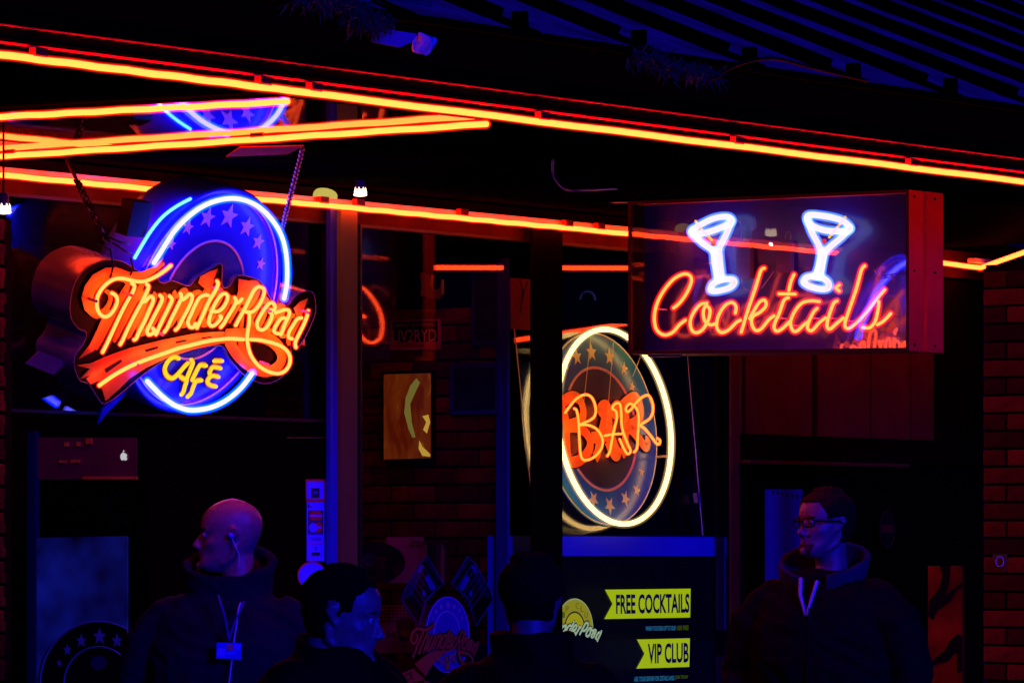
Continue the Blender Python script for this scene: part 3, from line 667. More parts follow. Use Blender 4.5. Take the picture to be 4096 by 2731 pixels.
CW = [
 [(410, 893), (452, 858), (500, 790), (530, 715), (518, 674), (475, 666), (410, 700), (342, 780), (297, 870), (281, 960), (296, 1038), (345, 1074), (402, 1058), (450, 1005), (490, 975)],
 [(635, 860), (590, 870), (547, 920), (523, 980), (531, 1038), (565, 1060), (610, 1032), (645, 970), (655, 905), (628, 880), (610, 920), (620, 980), (658, 1006), (685, 1000)],
 [(825, 928), (830, 882), (800, 856), (752, 880), (710, 950), (700, 1020), (730, 1058), (780, 1040), (830, 992), (860, 975)],
 [(1020, 626), (996, 645), (960, 760), (912, 900), (882, 1000), (865, 1055)],
 [(922, 965), (950, 912), (990, 852), (1024, 842), (1030, 880), (990, 922), (942, 952), (936, 1002), (962, 1044), (1002, 1030), (1050, 972), (1085, 946)],
 [(1220, 668), (1200, 712), (1185, 776)], [(1118, 798), (1228, 800)],
 [(1182, 825), (1152, 842), (1120, 930), (1086, 1010), (1101, 1048), (1140, 1032), (1190, 985)],
 [(1390, 850), (1330, 845), (1270, 862), (1222, 920), (1196, 990), (1210, 1042), (1240, 1047), (1290, 1002), (1318, 985)],
 [(1375, 896), (1350, 922), (1320, 982), (1311, 1030), (1340, 1044), (1390, 992), (1430, 960)],
 [(1510, 845), (1486, 862), (1456, 940), (1441, 1010), (1460, 1035), (1500, 1002), (1550, 960)], [(1525, 738), (1502, 758), (1524, 780)],
 [(1695, 610), (1672, 640), (1640, 760), (1592, 900), (1561, 1000), (1578, 1030), (1620, 1010), (1700, 930), (1770, 842), (1830, 770)],
 [(1790, 850), (1785, 900), (1766, 980), (1730, 1024), (1680, 1024)], [(1780, 1005), (1822, 980), (1870, 930)]]
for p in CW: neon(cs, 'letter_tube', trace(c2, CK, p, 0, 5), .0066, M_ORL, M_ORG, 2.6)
def cocktail(parts, pick, cherry):
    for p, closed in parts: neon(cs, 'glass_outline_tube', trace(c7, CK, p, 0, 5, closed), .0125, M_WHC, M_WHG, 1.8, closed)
    neon(cs, 'pick_tube', trace(c7, CK, pick, .012, 4), .005, M_YEC, M_YEG, 1.2)
    m = MB(); m.ball(CK.hit(*c7(*cherry), .014), .0105, .0105, .0105); obj('cherry', m, emit('cherry_red', (1, .06, .07), .8), cs)
cocktail([([(592, 262), (560, 232), (480, 230), (380, 255), (270, 310), (178, 365), (188, 400), (280, 402), (400, 372), (500, 332), (572, 295)], True),
          ([(178, 398), (280, 500), (392, 585), (412, 700), (440, 868)], False), ([(592, 272), (540, 400), (470, 540), (462, 600), (490, 866)], False), ([(410, 575), (437, 620), (465, 868)], False),
          ([(372, 975), (402, 925), (500, 885), (600, 882), (620, 918), (570, 968), (450, 1002), (380, 1000)], True)], [(215, 272), (262, 345), (385, 470)], (402, 508))
cocktail([([(1380, 225), (1422, 208), (1520, 216), (1640, 236), (1752, 272), (1828, 338), (1800, 370), (1682, 380), (1560, 368), (1450, 330), (1392, 280)], True),
          ([(1385, 262), (1432, 392), (1500, 520), (1522, 600), (1508, 720), (1470, 850)], False), ([(1830, 350), (1732, 450), (1622, 540), (1568, 602), (1540, 720), (1520, 850)], False), ([(1545, 600), (1524, 720), (1496, 850)], False),
          ([(1342, 900), (1372, 862), (1450, 850), (1552, 872), (1608, 928), (1590, 978), (1500, 980), (1402, 952), (1352, 925)], True)], [(1780, 232), (1702, 332), (1612, 442)], (1560, 485))
m = MB(); m.hexa(rectp(c7, CK, 640, 500, 785, 870, -.04), -CK.n * .032); obj('transformer', m, mat('transformer_case', (.10, .05, .2), .5, .3), cs); m = MB(); m.hexa(rectp(c7, CK, 1060, 470, 1205, 810, -.04), -CK.n * .032); obj('transformer', m, bpy.data.materials['transformer_case'], cs)
m = MB()
for p in ([(640, 250), (700, 330), (690, 460), (720, 470)], [(795, 460), (800, 380), (850, 330), (830, 230)], [(1150, 450), (1165, 400), (1195, 385), (1212, 420), (1205, 480)], [(700, 860), (705, 950), (760, 1000)], [(1030, 800), (960, 900), (900, 980)], [(2080, 780), (2150, 900), (2200, 1000)]):
    m.tube(trace(c7, CK, p, -.05, 4), .0014, 5)
obj('wire', m, M_STEEL, cs)
m = MB(); m.tube([CK.hit(2600, 1418, -.05), CK.hit(2720, 1418, -.05)], .012, 8); obj('lower_lamp', m, M_CREAM, cs)
m = MB(); m.tube(catmull([hitz(2212, 640, ZC), hitz(2214, 700, ZC - .04), hitz(2260, 756, ZC - .1), hitz(2340, 760, ZC - .1), CK.hit(2515, 752, -.02)], 5), .005, 6); obj('power_cable', m, M_NAVY, label='thin cable looping from the soffit to the cocktail sign', cat='cable')
m = MB(); q = ckq(2245, 2508, lambda x: 764 - (x - 2245) * .02, lambda x: 812 - (x - 2245) * .012, 0); m.hexa(q, -CK.n * .06); obj('bracket_beam', m, M_NAVY, label='dark beam joining the black post and the cocktail sign', cat='beam')

for x, y in ((300, 900), (560, 1050), (720, 1040), (905, 920), (1110, 960), (1205, 1010), (1330, 960), (1450, 960), (1570, 980), (1740, 880), (1850, 945)):
    m = MB(); p = CK.hit(*c2(x, y), 0); m.tube([p - CK.n * .006, p - CK.n * .072], .0035, 6); obj('tube_support', m, M_STAND, cs)
for px in (1.2, 3.2):
    for fz in (.04, .5, .96):
        for dd in (.03, .20):
            a = CK.hit(XR, yb(XR), fo - .010); b = CK.hit(XR, yt(XR), fo - .010)
            if px < 2: m = MB(); c = a.lerp(b, fz) - CK.n * (dd + .02); m.tube([c - V * .001, c - V * .004], .005, 8); obj('screw', m, M_TAR, cs)
# ================================================================== bar sign
bs = thing('bar_sign', BA.hit(2460, 2140), 'round neon BAR sign with a glowing white ring on a clear sheet', 'neon sign')
def ellB(k, off, n=72): return [BA.hit(*c3(755 + 375 * k * math.cos(2 * math.pi * i / n), 752 + 642 * k * math.sin(2 * math.pi * i / n + .174))) + BA.n * off for i in range(n)]
neon(bs, 'ring_tube', ellB(1.0, 0, 90), .0105, M_WWC, M_WWG, 2.0, True)
m = MB(); m.prism(ellB(1.0, -.073), -BA.n * .004); obj('disc', m, M_TEAL, bs)
m = MB(); m.tube(ellB(.985, -.072), .0028, 6, 0, True); obj('outer_line', m, M_CREAM, bs)
m = MB(); L_ = ellB(.63, -.0725, 72)
m.tube(L_[2:30], .0062, 6); m.tube(L_[40:70], .0062, 6); obj('inner_ring', m, M_PEACH, bs)
m = MB(); m.prism(ellB(.60, -.0722), -BA.n * .0005); obj('centre_disc', m, mat('centre_plum', (.05, .035, .06), .3, var=.4, scale=4), bs)
for x, y, r, rot in ((605, 262, 66, 0), (508, 292, 62, -.1), (722, 292, 62, .1), (820, 370, 50, .2), (873, 487, 38, .3), (432, 345, 45, -.2),
                     (725, 1272, 66, 0), (618, 1230, 62, .2), (828, 1226, 60, -.2), (903, 1170, 48, -.3), (935, 1050, 38, -.4), (515, 1160, 45, .3), (452, 1050, 36, .4)):
    m = MB(); m.prism(star_pts(BA.hit(*c3(x, y), -.0715), r / 1566, BA, rot + (math.pi if y > 800 else 0)), -BA.n * .001); obj('star', m, M_CREAM, bs)
m = MB(); q = [BA.hit(x, y, -.08) for x, y in ((2140, 2140), (2812, 2140), (2740, 1300), (2052, 1285))]; m.hexa(q, -BA.n * .006); obj('clear_sheet', m, M_ACRY, bs)
m = MB(); m.hexa([q[0] - BA.x * .001, q[0] + BA.x * .006, q[3] + BA.x * .006, q[3] - BA.x * .001], BA.n * .002); obj('sheet_edge', m, M_EDGE, bs); m = MB(); m.hexa([q[1] - BA.x * .005, q[1], q[2], q[2] - BA.x * .005], BA.n * .002); obj('sheet_edge', m, M_EDGE, bs)
BW = [
 [(430, 660), (455, 626), (500, 572), (560, 541), (605, 560), (630, 620), (626, 680), (590, 712), (548, 728), (530, 738)],
 [(530, 742), (582, 742), (640, 770), (675, 830), (671, 890), (630, 945), (580, 971), (545, 966), (530, 920), (525, 840), (520, 745), (514, 682), (504, 642), (490, 633)],
 [(708, 946), (726, 912), (740, 832), (756, 760), (770, 700), (766, 652), (742, 632), (760, 602), (790, 602), (800, 655), (806, 760), (840, 860), (862, 912), (842, 932), (820, 902), (790, 835)],
 [(690, 812), (745, 802), (802, 800)],
 [(885, 920), (905, 890), (910, 800), (916, 700), (905, 640), (880, 610), (852, 602), (830, 632), (842, 655), (870, 632), (902, 590), (942, 556), (980, 546), (1005, 590), (1010, 650), (985, 702), (930, 740), (960, 770), (1002, 822), (1030, 860), (1050, 868), (1056, 842), (1040, 830)]]
bw = [trace(c3, BA, p, 0, 5) for p in BW]
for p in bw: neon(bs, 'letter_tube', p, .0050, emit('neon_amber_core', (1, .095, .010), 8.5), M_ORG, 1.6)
painted(bs, bw, BA.n, .066, .060, .050, M_TAR, M_REDF, 'painted_letter', False)
m = MB()
for x, y0, y1 in ((580, 180, 600), (730, 200, 760), (905, 300, 420)): m.tube([BA.hit(*c3(x + 18, y0), -.06), BA.hit(*c3(x - 28, y1), -.06)], .0015, 5)
p = BA.hit(*c3(1030, 952), -.07); m.tube([p, BA.hit(*c3(1100, 945), 0)], .005, 6); obj('wire', m, M_CREAM, bs)
m = MB(); m.box(BA.hit(*c3(1300, 1222), -.06), BA.x * .014, BA.y * .022, BA.n * .01); obj('clamp', m, M_SIDE, bs)

# ================================================================== lit menu screen
SC = Pl(G.o - G.n * .09, G.n)
ms = thing('menu_screen', SC.hit(2560, 2731) - Z * .3, 'large screen in a pale blue frame advertising free cocktails and a VIP club', 'screen')
m = MB()
slab(m, SC, 2014, 2142, 2905, 2222, .0, .08, y2=2222, y3=2147); slab(m, SC, 2014, 2224, 2036, 2900, 0, .08); slab(m, SC, 2873, 2225, 2903, 2518, 0, .08); slab(m, SC, 2873, 2622, 2913, 3000, .0, .08)
obj('frame', m, M_WHITEF, ms)
m = MB(); slab(m, SC, 2038, 2224, 2872, 3000, -.012, .05); obj('panel', m, mat('screen_black', (.004, .004, .005), .3, var=.1), ms)
yg = emit('screen_yellow', (.42, .56, .006), 1.0)
m = MB(); m.flat([SC.hit(*c6(*p), -.010) for p in ((530, 667), (1354, 657), (1350, 934), (523, 949), (602, 803))]); obj('banner', m, yg, ms)
m = MB(); m.flat([SC.hit(*c6(*p), -.010) for p in ((838, 1146), (1347, 1134), (1342, 1409), (833, 1426), (910, 1283))]); obj('banner', m, yg, ms)
scale_f = c6
m = MB(); text(m, 'FREE COCKTAILS', c6, ((637, 903), (1343, 890), (1343, 703), (635, 712)), SC, -.008, 0, .028); obj('lettering', m, M_INKB, ms)
m = MB(); text(m, 'VIP CLUB', c6, ((945, 1380), (1335, 1368), (1337, 1175), (942, 1186)), SC, -.008, 0, .028); obj('lettering', m, M_INKB, ms)
cy = emit('screen_cyan', (.02, .22, .50), 1.0); yd = emit('screen_dim_yellow', (.07, .12, .005), 1.0)
m = MB(); text(m, 'WHEN YOU SIGN UP TO OUR', c6, ((922, 1062), (1210, 1058), (1212, 1014), (922, 1018)), SC, -.010); obj('small_print', m, cy, ms)
m = MB(); text(m, '100% FREE', c6, ((1222, 1058), (1335, 1055), (1335, 1010), (1222, 1013)), SC, -.010); obj('small_print', m, yd, ms)
m = MB(); text(m, 'ASK YOUR SERVER FOR DETAILS AND', c6, ((812, 1552), (1198, 1538), (1198, 1494), (812, 1504)), SC, -.010); obj('small_print', m, cy, ms)
m = MB(); text(m, 'JOIN TODAY', c6, ((1208, 1536), (1330, 1531), (1330, 1488), (1208, 1492)), SC, -.010); obj('small_print', m, yd, ms)
m = MB()
def dsk(cx, cy_, rx, ry, off, t0=math.pi, t1=2 * math.pi, n=32): return [SC.hit(*c6(cx + rx * math.cos(t0 + (t1 - t0) * i / n), cy_ + ry * math.sin(t0 + (t1 - t0) * i / n)), off) for i in range(n + 1)]
m.flat(dsk(238, 1040, 178, 290, -.0105)); o = obj('badge', m, emit('screen_pale', (.38, .46, .22), .8), ms)
m = MB(); m.flat(dsk(238, 1040, 170, 277, -.0100)); obj('badge', m, emit('screen_gold', (.33, .30, .02), .9), ms)
m = MB(); m.flat(dsk(238, 1040, 100, 165, -.0095)); obj('badge', m, M_INKB, ms)
m = MB(); m.flat(dsk(238, 1040, 90, 150, -.0090)); obj('badge', m, emit('screen_amber', (.42, .40, .01), .9), ms)
for i, chx in enumerate('VIP CLUB'):
    if chx == ' ': continue
    t = math.pi * (1.02 + .96 * (i + .5) / 8); cx_, cy2 = 238 + 135 * math.cos(t), 1040 + 222 * math.sin(t)
    m = MB(); text(m, chx, c6, ((cx_ - 15, cy2 + 28), (cx_ + 15, cy2 + 28), (cx_ + 15, cy2 - 28), (cx_ - 15, cy2 - 28)), SC, -.0085); obj('lettering', m, yd, ms)
def remap(f, x0, y0, sx, sy, ox=500, oy=600, back=None):
    out = []
    for g, p in WORD:
        q = []
        for a in p:
            X, Y = g(*a); X = (X - 50) * 1.4931; Y = (Y - 650) * 1.4931
            q.append(f(x0 + (X - ox) * sx, y0 + (Y - oy) * sy))
        out.append(q)
    return out
pw = [catmull([SC.hit(x, y, -.007) for x, y in q], 3) for q in remap(c6, -130, 925, .495, .50, 500, 620)][:14] + [catmull([SC.hit(x, y, -.007) for x, y in q], 3) for q in remap(c6, -130, 925, .495, .50, 500, 620)][15:]
for i, p in enumerate(pw):
    m = MB(); q = [v + SC.n * .0002 * (i % 9) for v in p]; ribbon(m, [v - SC.n * .001 for v in q], .020, SC.n, 0); ribbon(m, q, .0105, SC.n, 1); obj('wordmark', m, [M_INKB, emit('screen_word', (.40, .55, .35), .9)] if i == 0 else [M_INKB, bpy.data.materials['screen_word']], ms)
m = MB(); text(m, 'VIP', c6, ((1640, 1395), (1722, 1395), (1722, 1350), (1640, 1350)), SC, .002); text(m, 'CLUB', c6, ((1640, 1480), (1722, 1480), (1722, 1435), (1640, 1435)), SC, .002); obj('frame_print', m, M_INKR, ms)

# ================================================================== stickers on the black wall
ST = Pl(G.o + G.n * .012, G.n)
stk = thing('payment_sticker', ST.hit(1263, 2245), 'upright white payment card sticker strip on the black wall', 'sticker')
m = MB(); slab(m, ST, 1228, 2006, 1298, 2243, .002, .002); obj('sheet', m, M_PAPER, stk)
m = MB()
cs_ = lambda x, y: (1150 + x / 2.613, 1850 + y / 2.613)
slab(m, ST, 218, 500, 374, 614, .003, .001, 0, cs_); slab(m, ST, 218, 618, 374, 738, .003, .001, 0, cs_); slab(m, ST, 220, 742, 374, 750, .003, .001, 0, cs_); slab(m, ST, 255, 935, 338, 970, .003, .001, 0, cs_)
text(m, 'VISA', cs_, ((245, 815), (355, 812), (355, 778), (245, 780)), ST, .003); text(m, 'V', cs_, ((282, 918), (314, 918), (314, 878), (280, 878)), ST, .003)
slab(m, ST, 218, 430, 226, 468, .003, .001, 0, cs_); slab(m, ST, 228, 454, 254, 462, .003, .001, 0, cs_); obj('print', m, M_INKB, stk)
def circ(f, pl, cx, cy_, rx, ry, off, n=24): return [pl.hit(*f(cx + rx * math.cos(2 * math.pi * i / n), cy_ + ry * math.sin(2 * math.pi * i / n)), off) for i in range(n)]
m = MB(); m.flat(circ(cs_, ST, 272, 555, 44, 50, .0045)); obj('print', m, M_INKR, stk); m = MB(); m.flat(circ(cs_, ST, 322, 555, 44, 50, .005)); obj('print', m, M_INKR, stk); m = MB(); m.flat(circ(cs_, ST, 325, 675, 44, 50, .0045)); obj('print', m, M_INKR, stk); m = MB(); slab(m, ST, 220, 842, 372, 852, .003, .001, 0, cs_); obj('print', m, M_INKR, stk)
m = MB(); m.flat(circ(cs_, ST, 268, 678, 46, 50, .005)); slab(m, ST, 230, 545, 362, 564, .006, .0005, 0, cs_); slab(m, ST, 300, 664, 350, 684, .0056, .0004, 0, cs_); obj('print', m, M_PAPER, stk)
st2 = thing('square_sticker', ST.hit(1263, 2005), 'square white sticker with red border above the card strip', 'sticker')
m = MB(); slab(m, ST, 195, 172, 400, 406, .004, .002, 0, cs_); obj('border', m, M_INKR, st2)
m = MB(); slab(m, ST, 203, 194, 382, 378, .006, .002, 0, cs_); obj('sheet', m, M_PAPER, st2)
m = MB(); slab(m, ST, 250, 264, 335, 366, .008, .001, 0, cs_); obj('print', m, M_INKB, st2)
m = MB(); slab(m, ST, 272, 300, 314, 318, .010, .001, 0, cs_); obj('print', m, M_BLUEP, st2)
m = MB(); m.prism(circ(cs_, ST, 258, 1180, 150, 142, .004, 40), -ST.n * .002); rsx = obj('round_sticker', m, M_PAPER, label='large round white sticker on the black wall below the card strip', cat='sticker')
m = MB(); m.tube(circ(cs_, ST, 258, 1180, 150, 142, .004, 40), .003, 6, 0, True); obj('rim', m, M_INKR, rsx)

# ================================================================== left door: poster, panel painted with a reflected bar
ld = thing('door', D.hit(350, 2731) - Z * .9, 'dark door leaf at lower left with a poster on its glass', 'door')
m = MB(); slab(m, D, 105, 1722, 600, 3600, -.005, .04); obj('leaf', m, M_BLACK, ld)
m = MB(); slab(m, D, 108, 1724, 140, 3300, .02, .03); obj('stile', m, mat('stile_blue', (.004, .005, .035), .6, spec=.1), ld)
m = MB(); slab(m, D, 143, 1748, 546, 1916, .004, .004, y3=1750); pn = obj('panel', m, mat('bar_reflection_red', (.20, .03, .02), .25, var=.4, scale=6), ld)  # red tone is the bar's reflection put into the panel colour
m = MB(); slab(m, D, 330, 1905, 546, 1916, .012, .01)
for x, y0, y1, r in ((265, 1768, 1785, 8), (312, 1766, 1784, 8), (250, 1840, 1851, 15), (300, 1837, 1851, 18), (355, 1752, 1775, 12)): slab(m, D, x - r, y0, x + r, y1, .010, .004)
obj('bottle_reflection', m, M_REDF, pn)  # bottles of the reflected bar, drawn on as coloured slabs
ap = [(493, 1807), (498, 1812), (505, 1814), (508, 1820), (506, 1828), (509, 1834), (505, 1840), (500, 1841), (495, 1838), (489, 1841), (484, 1838), (481, 1828), (482, 1818), (487, 1812)]
m = MB(); m.flat([D.hit(x, y, .008) for x, y in ap]); m.flat([D.hit(x, y, .008) for x, y in ((491, 1806), (494, 1799), (498, 1803), (496, 1806))]); obj('mark_reflection', m, emit('mark_reflection', (.5, .5, .55), 1), pn)  # glowing mark belongs to the same painted reflection
M_PST = mat('poster_print', (.05, .9, .34), .6, var=.2, scale=4.5, col2=(.003, .004, .008), detail=2)
m = MB(); slab(m, D, 130, 2150, 509, 3000, .010, .006, y3=2143)
ps = obj('window_poster', m, M_PST, label='blue printed poster with a row of stars in an arc, on the left door', cat='poster')
def arcD(r, t0, t1, n=26): return [D.hit(*cL(575 + r * math.cos(t0 + (t1 - t0) * i / n), 1568 + r * 1.06 * math.sin(t0 + (t1 - t0) * i / n)), .014) for i in range(n + 1)]
M_GRN = mat('poster_green', (.10, .32, .30), .6, var=.2)
m = MB()
outer = arcD(338, math.pi, math.pi * 1.66); m.flat(outer + [D.hit(*cL(738, 1568), .014)]); obj('roundel', m, M_TAR, ps)
m = MB(); m.tube([p + D.n * .003 for p in outer], .003, 5); m.tube([p + D.n * .003 for p in arcD(200, math.pi, math.pi * 1.8)], .003, 5); obj('roundel_line', m, M_GRN, ps)
for x, y, r in ((577, 1297, 50), (471, 1322, 40), (678, 1322, 42), (390, 1374, 32), (343, 1452, 22)):
    m = MB(); m.prism(star_pts(D.hit(*cL(x, y), .018), r / 1.451 / 1120, D), -D.n * .001); obj('star', m, M_GRN, ps)
m = MB(); m.prism([D.hit(*cL(570 + 46 * math.cos(t * .4), 1450 + 42 * math.sin(t * .4)), .018) for t in range(16)], -D.n * .002); obj('figure', m, M_INKB, ps)

# ================================================================== inside the middle window
wb = Pl(W.o + W.n * .02, W.n)
cW = lambda x, y: (1300 + x / 1.742, 750 + y / 1.742)
pl_ = thing('number_plate', wb.hit(1660, 1400), 'embossed red lit number plate on the inner brick wall', 'number plate')
m = MB(); slab(m, wb, 452, 928, 797, 1130, .01, .01, 0, cW, 1124, 916); obj('plate', m, mat('plate_paint', (.80, .12, .08), .4, var=.2), pl_)
m = MB(); slab(m, wb, 470, 936, 782, 1078, .013, .002, 0, cW, 1072, 928); obj('field', m, M_TAR, pl_)
m = MB(); text(m, 'LIV2RYD', cW, ((472, 1080), (775, 1070), (775, 985), (470, 990)), wb, .016); text(m, 'HARLEY-DAVIDSON', cW, ((492, 972), (755, 965), (755, 942), (492, 948)), wb, .016); obj('lettering', m, mat('plate_letter', (.98, .35, .22), .5, var=.1), pl_)
m = MB(); text(m, 'MOTORCYCLES', cW, ((530, 1112), (695, 1107), (695, 1092), (530, 1096)), wb, .013); obj('lettering', m, M_TAR, pl_)
m = MB(); m.tube([wb.hit(*cW(*p), .012) for p in ((455, 1128), (458, 932), (792, 918), (795, 1122))], .003, 5, 0, True); obj('rim', m, M_PEACH, pl_)
def picture(label, f, x0, y0, x1, y1, b, pm, fm, pl, rise=8):
    root = thing('framed_picture', pl.hit(*f((x0 + x1) / 2, y1)), label, 'picture')
    m = MB(); slab(m, pl, x0 - b, y0 - b, x1 + b, y1 + b, .02, .02, 0, f, y1 + b - rise, y0 - b - rise); obj('frame', m, fm, root)
    m = MB(); slab(m, pl, x0, y0, x1, y1, .024, .003, 0, f, y1 - rise, y0 - rise); obj('print', m, pm, root); return root
def room_lit_print(name):  # room light on the print put in as its own glow
    m = bpy.data.materials.new(name); m.use_nodes = True; t = m.node_tree; t.nodes.clear()
    tc = t.nodes.new('ShaderNodeTexCoord'); mp = t.nodes.new('ShaderNodeMapping'); mp.inputs['Scale'].default_value = (14, 14, 5)
    nz = t.nodes.new('ShaderNodeTexNoise'); nz.inputs['Scale'].default_value = 1.3; nz.inputs['Detail'].default_value = 3; nz.inputs['Distortion'].default_value = .5
    rp = t.nodes.new('ShaderNodeValToRGB'); el = rp.color_ramp.elements; el[0].position = .40; el[0].color = (.14, .010, .002, 1); el[1].position = .88; el[1].color = (.70, .36, .05, 1)
    x = el.new(.66); x.color = (.24, .035, .004, 1)
    e = t.nodes.new('ShaderNodeEmission'); e.inputs[1].default_value = .55; o = t.nodes.new('ShaderNodeOutputMaterial')
    t.links.new(tc.outputs['Object'], mp.inputs[0]); t.links.new(mp.outputs[0], nz.inputs[0]); t.links.new(nz.outputs[0], rp.inputs[0]); t.links.new(rp.outputs[0], e.inputs[0]); t.links.new(e.outputs[0], o.inputs[0]); return m
cV = lambda x, y: (1350 + x / 1.65, 1300 + y / 1.65)
pc = picture('amber picture with painted-in room light, in a black frame on the inner brick wall', cV, 305, 325, 614, 885, 20, room_lit_print('room_lit_print'), M_TAR, wb)
m = MB()
m.flat([wb.hit(*cV(*p), .028) for p in ((520, 350), (480, 400), (450, 480), (440, 580), (470, 690), (495, 742), (515, 740), (490, 640), (480, 520), (520, 430), (545, 380))]); obj('printed_figure', m, emit('print_olive', (.20, .16, .03), .9), pc)  # figures glow as well, room light put into their colour
m = MB(); m.flat([wb.hit(*cV(*p), .028) for p in ((560, 600), (600, 590), (612, 640), (590, 715), (565, 690), (585, 640))]); m.flat([wb.hit(*cV(*p), .028) for p in ((540, 760), (560, 800), (612, 850), (612, 868), (560, 862), (535, 815))]); obj('printed_figure', m, emit('print_gold', (.65, .38, .05), .9), pc)
picture('dark picture with blue tint, right of the amber one', cV, 770, 285, 1040, 560, 30, mat('dark_print', (.02, .02, .05), .3, var=.5, scale=9), M_INTBLUE, wb)
picture('upper dark framed picture next to the blue pillar', cW, 1050, 600, 1195, 1070, 30, mat('dusk_print', (.03, .015, .04), .25, var=.6, scale=12), M_INTBLUE, wb)
m = MB(); vslab(m, W, 1984, 2028, 1.0, 2.82, .03, .02); obj('blue_pillar', m, M_INTBLUE, label='slim blue pillar behind the middle window', cat='pillar')
m = MB(); vslab(m, G, 2020, 2040, .5, 2.5, -.30, .02); obj('door_edge', m, M_WOOD, label='narrow brown door edge left of the black post', cat='door edge')
# guitar body silhouettes on the wall
m = MB()
gb_ = [(660, 590), (740, 610), (735, 690), (760, 720), (800, 700), (812, 640), (812, 740), (780, 775), (720, 775), (690, 745), (660, 755), (672, 700), (665, 640)]
m.prism([wb.hit(*cW(*p), .03) for p in gb_], -wb.n * .02); obj('guitar_body', m, M_REDF, label='red guitar body hung high on the inner wall', cat='guitar')
gm2 = mat('pink_card', (.45, .06, .10), .6, var=.15)
m = MB(); vslab(m, G, 2044, 2128, zy(1310, 2080), zy(1105, 2080), -.10, .01); cd_ = obj('pink_card', m, gm2, label='pink red card behind the glass left of the black post', cat='card')
m = MB(); p = G.hit(2080, 1120, -.09); m.tube([p, p + Z * -.04 + U * .02, p + Z * -.10 + U * .01, p + Z * -.14], .003, 5); m.tube([p + U * .06, p + Z * -.05 + U * .03, p + Z * -.1 + U * .01], .003, 5); obj('hook', m, M_INTBLUE, cd_)
# clutter below: orange board, records, crest
BN = Pl(G.o - G.n * .32, G.n)
M_ORB = mat('orange_board', (.55, .07, .012), .7, var=.3, scale=7)
m = MB(); slab(m, BN, 1500, 2420, 1790, 2612, .0, .01, y2=2606); ob = obj('banner_board', m, M_ORB, label='orange banner reading THE with a basket drawing behind the middle window', cat='banner')
m = MB(); 
for i in range(17):
    for j in range(5):
        if (i + j) % 1 == 0: slab(m, BN, 1524 + i * 15, 2425 + j * 13, 1532 + i * 15, 2432 + j * 13, .003, .002)
text(m, 'THE', c5, ((335, 1145), (418, 1140), (418, 1095), (335, 1098)), BN, .003)
obj('print', m, M_TAR, ob)
m = MB(); m.prism([BN.hit(*c5(*p), .006) for p in ((420, 1010), (450, 985), (500, 970), (560, 975), (600, 990), (596, 1050), (560, 1170), (520, 1180), (460, 1165), (440, 1060))], -BN.n * .003); obj('basket', m, M_TAR, ob)
m = MB(); text(m, 'ARENA', c5, ((452, 1140), (560, 1135), (565, 1080), (448, 1082)), BN, .008); obj('basket_print', m, M_ORB, ob)
m = MB(); slab(m, BN, 1550, 2146, 1695, 2330, -.1, .01); obj('orange_card', m, M_ORB, label='plain orange card above the crest sign behind the glass', cat='card')
m = MB(); m.prism([BN.hit(*c5(240 + 270 * math.cos(t * .3), 460 + 190 * math.sin(t * .3)) , -.085) for t in range(21)], -BN.n * .01); obj('dark_disc', m, M_TAR, label='dark round disc over the orange card', cat='disc')
sh = thing('record_shelf', BN.hit(1780, 2330), 'row of upright coloured spines on a rail above the crest sign', 'shelf')
cols = [M_ORB, M_TAR, M_INT, M_WOOD, M_ORB, M_WOOD, M_INTBLUE, M_INT, M_TAR, M_BLUEP, M_INTBLUE, M_TAR]
x = 1702
for i, mt in enumerate(cols):
    wd = (7, 14, 20, 22, 14, 22, 18, 16, 24, 12, 10, 22)[i]; m = MB(); slab(m, BN, x, 2172 + (i * 7) % 13, x + wd - 2, 2335, -.06, .12); obj('spine', m, mt, sh); x += wd
m = MB(); slab(m, BN, 1665, 2163, 1860, 2170, -.05, .02); obj('rail', m, M_WOOD, sh)
# crest sign
CR = Pl(G.o - G.n * .05, G.n)
cr = thing('crest_sign', CR.hit(1790, 2731), 'cut out cafe crest with two blue flags and orange script, behind the middle window', 'sign')
for sgn in (1, -1):
    mx = lambda x: x if sgn > 0 else 1792 - x
    P = lambda pts, off: [CR.hit(*c5(mx(x), y), off) for x, y in pts]
    fl = [(708, 400), (860, 652), (770, 730), (700, 800), (632, 1040), (475, 800), (500, 720), (640, 470)]
    m = MB(); m.prism(P(fl, -.004), -CR.n * .006); f_ = obj('flag', m, M_TAR, cr)
    m = MB(); m.tube(P(fl, -.003), .003, 5, 0, True)
    for k in range(7):
        a_, b_ = (700 - k * 26, 440 + k * 42), (835 - k * 24, 640 + k * 44); q = P([a_, b_], -.002); m.tube(q, .0014, 4)
    for k in range(4): m.tube(P([(500 + k * 22, 790 - k * 10), (640 + k * 8, 470 + k * 20)], -.002), .0014, 4)
    obj('flag_line', m, M_INTBLUE, f_)
    m = MB(); m.flat(P([(715, 565), (740, 600), (790, 690), (750, 715), (690, 610)], -.001)); m.flat(P([(665, 740), (680, 705), (697, 740), (680, 780)], -.001)); m.flat(P([(650, 480), (678, 490), (640, 560), (620, 545)], -.001)); obj('flag_patch', m, M_NAVY, f_)
m = MB(); m.prism(circ(c5, CR, 900, 1122, 203, 352, .003, 48), -CR.n * .006); obj('disc', m, mat('crest_blue', (.05, .06, .45), .5, var=.15, scale=9), cr)
m = MB(); m.tube(circ(c5, CR, 900, 1122, 197, 347, .005, 48), .0018, 4, 0, True); m.tube(circ(c5, CR, 893, 1122, 120, 215, .005, 40), .0018, 4, 0, True); obj('ring', m, M_STARB, cr)
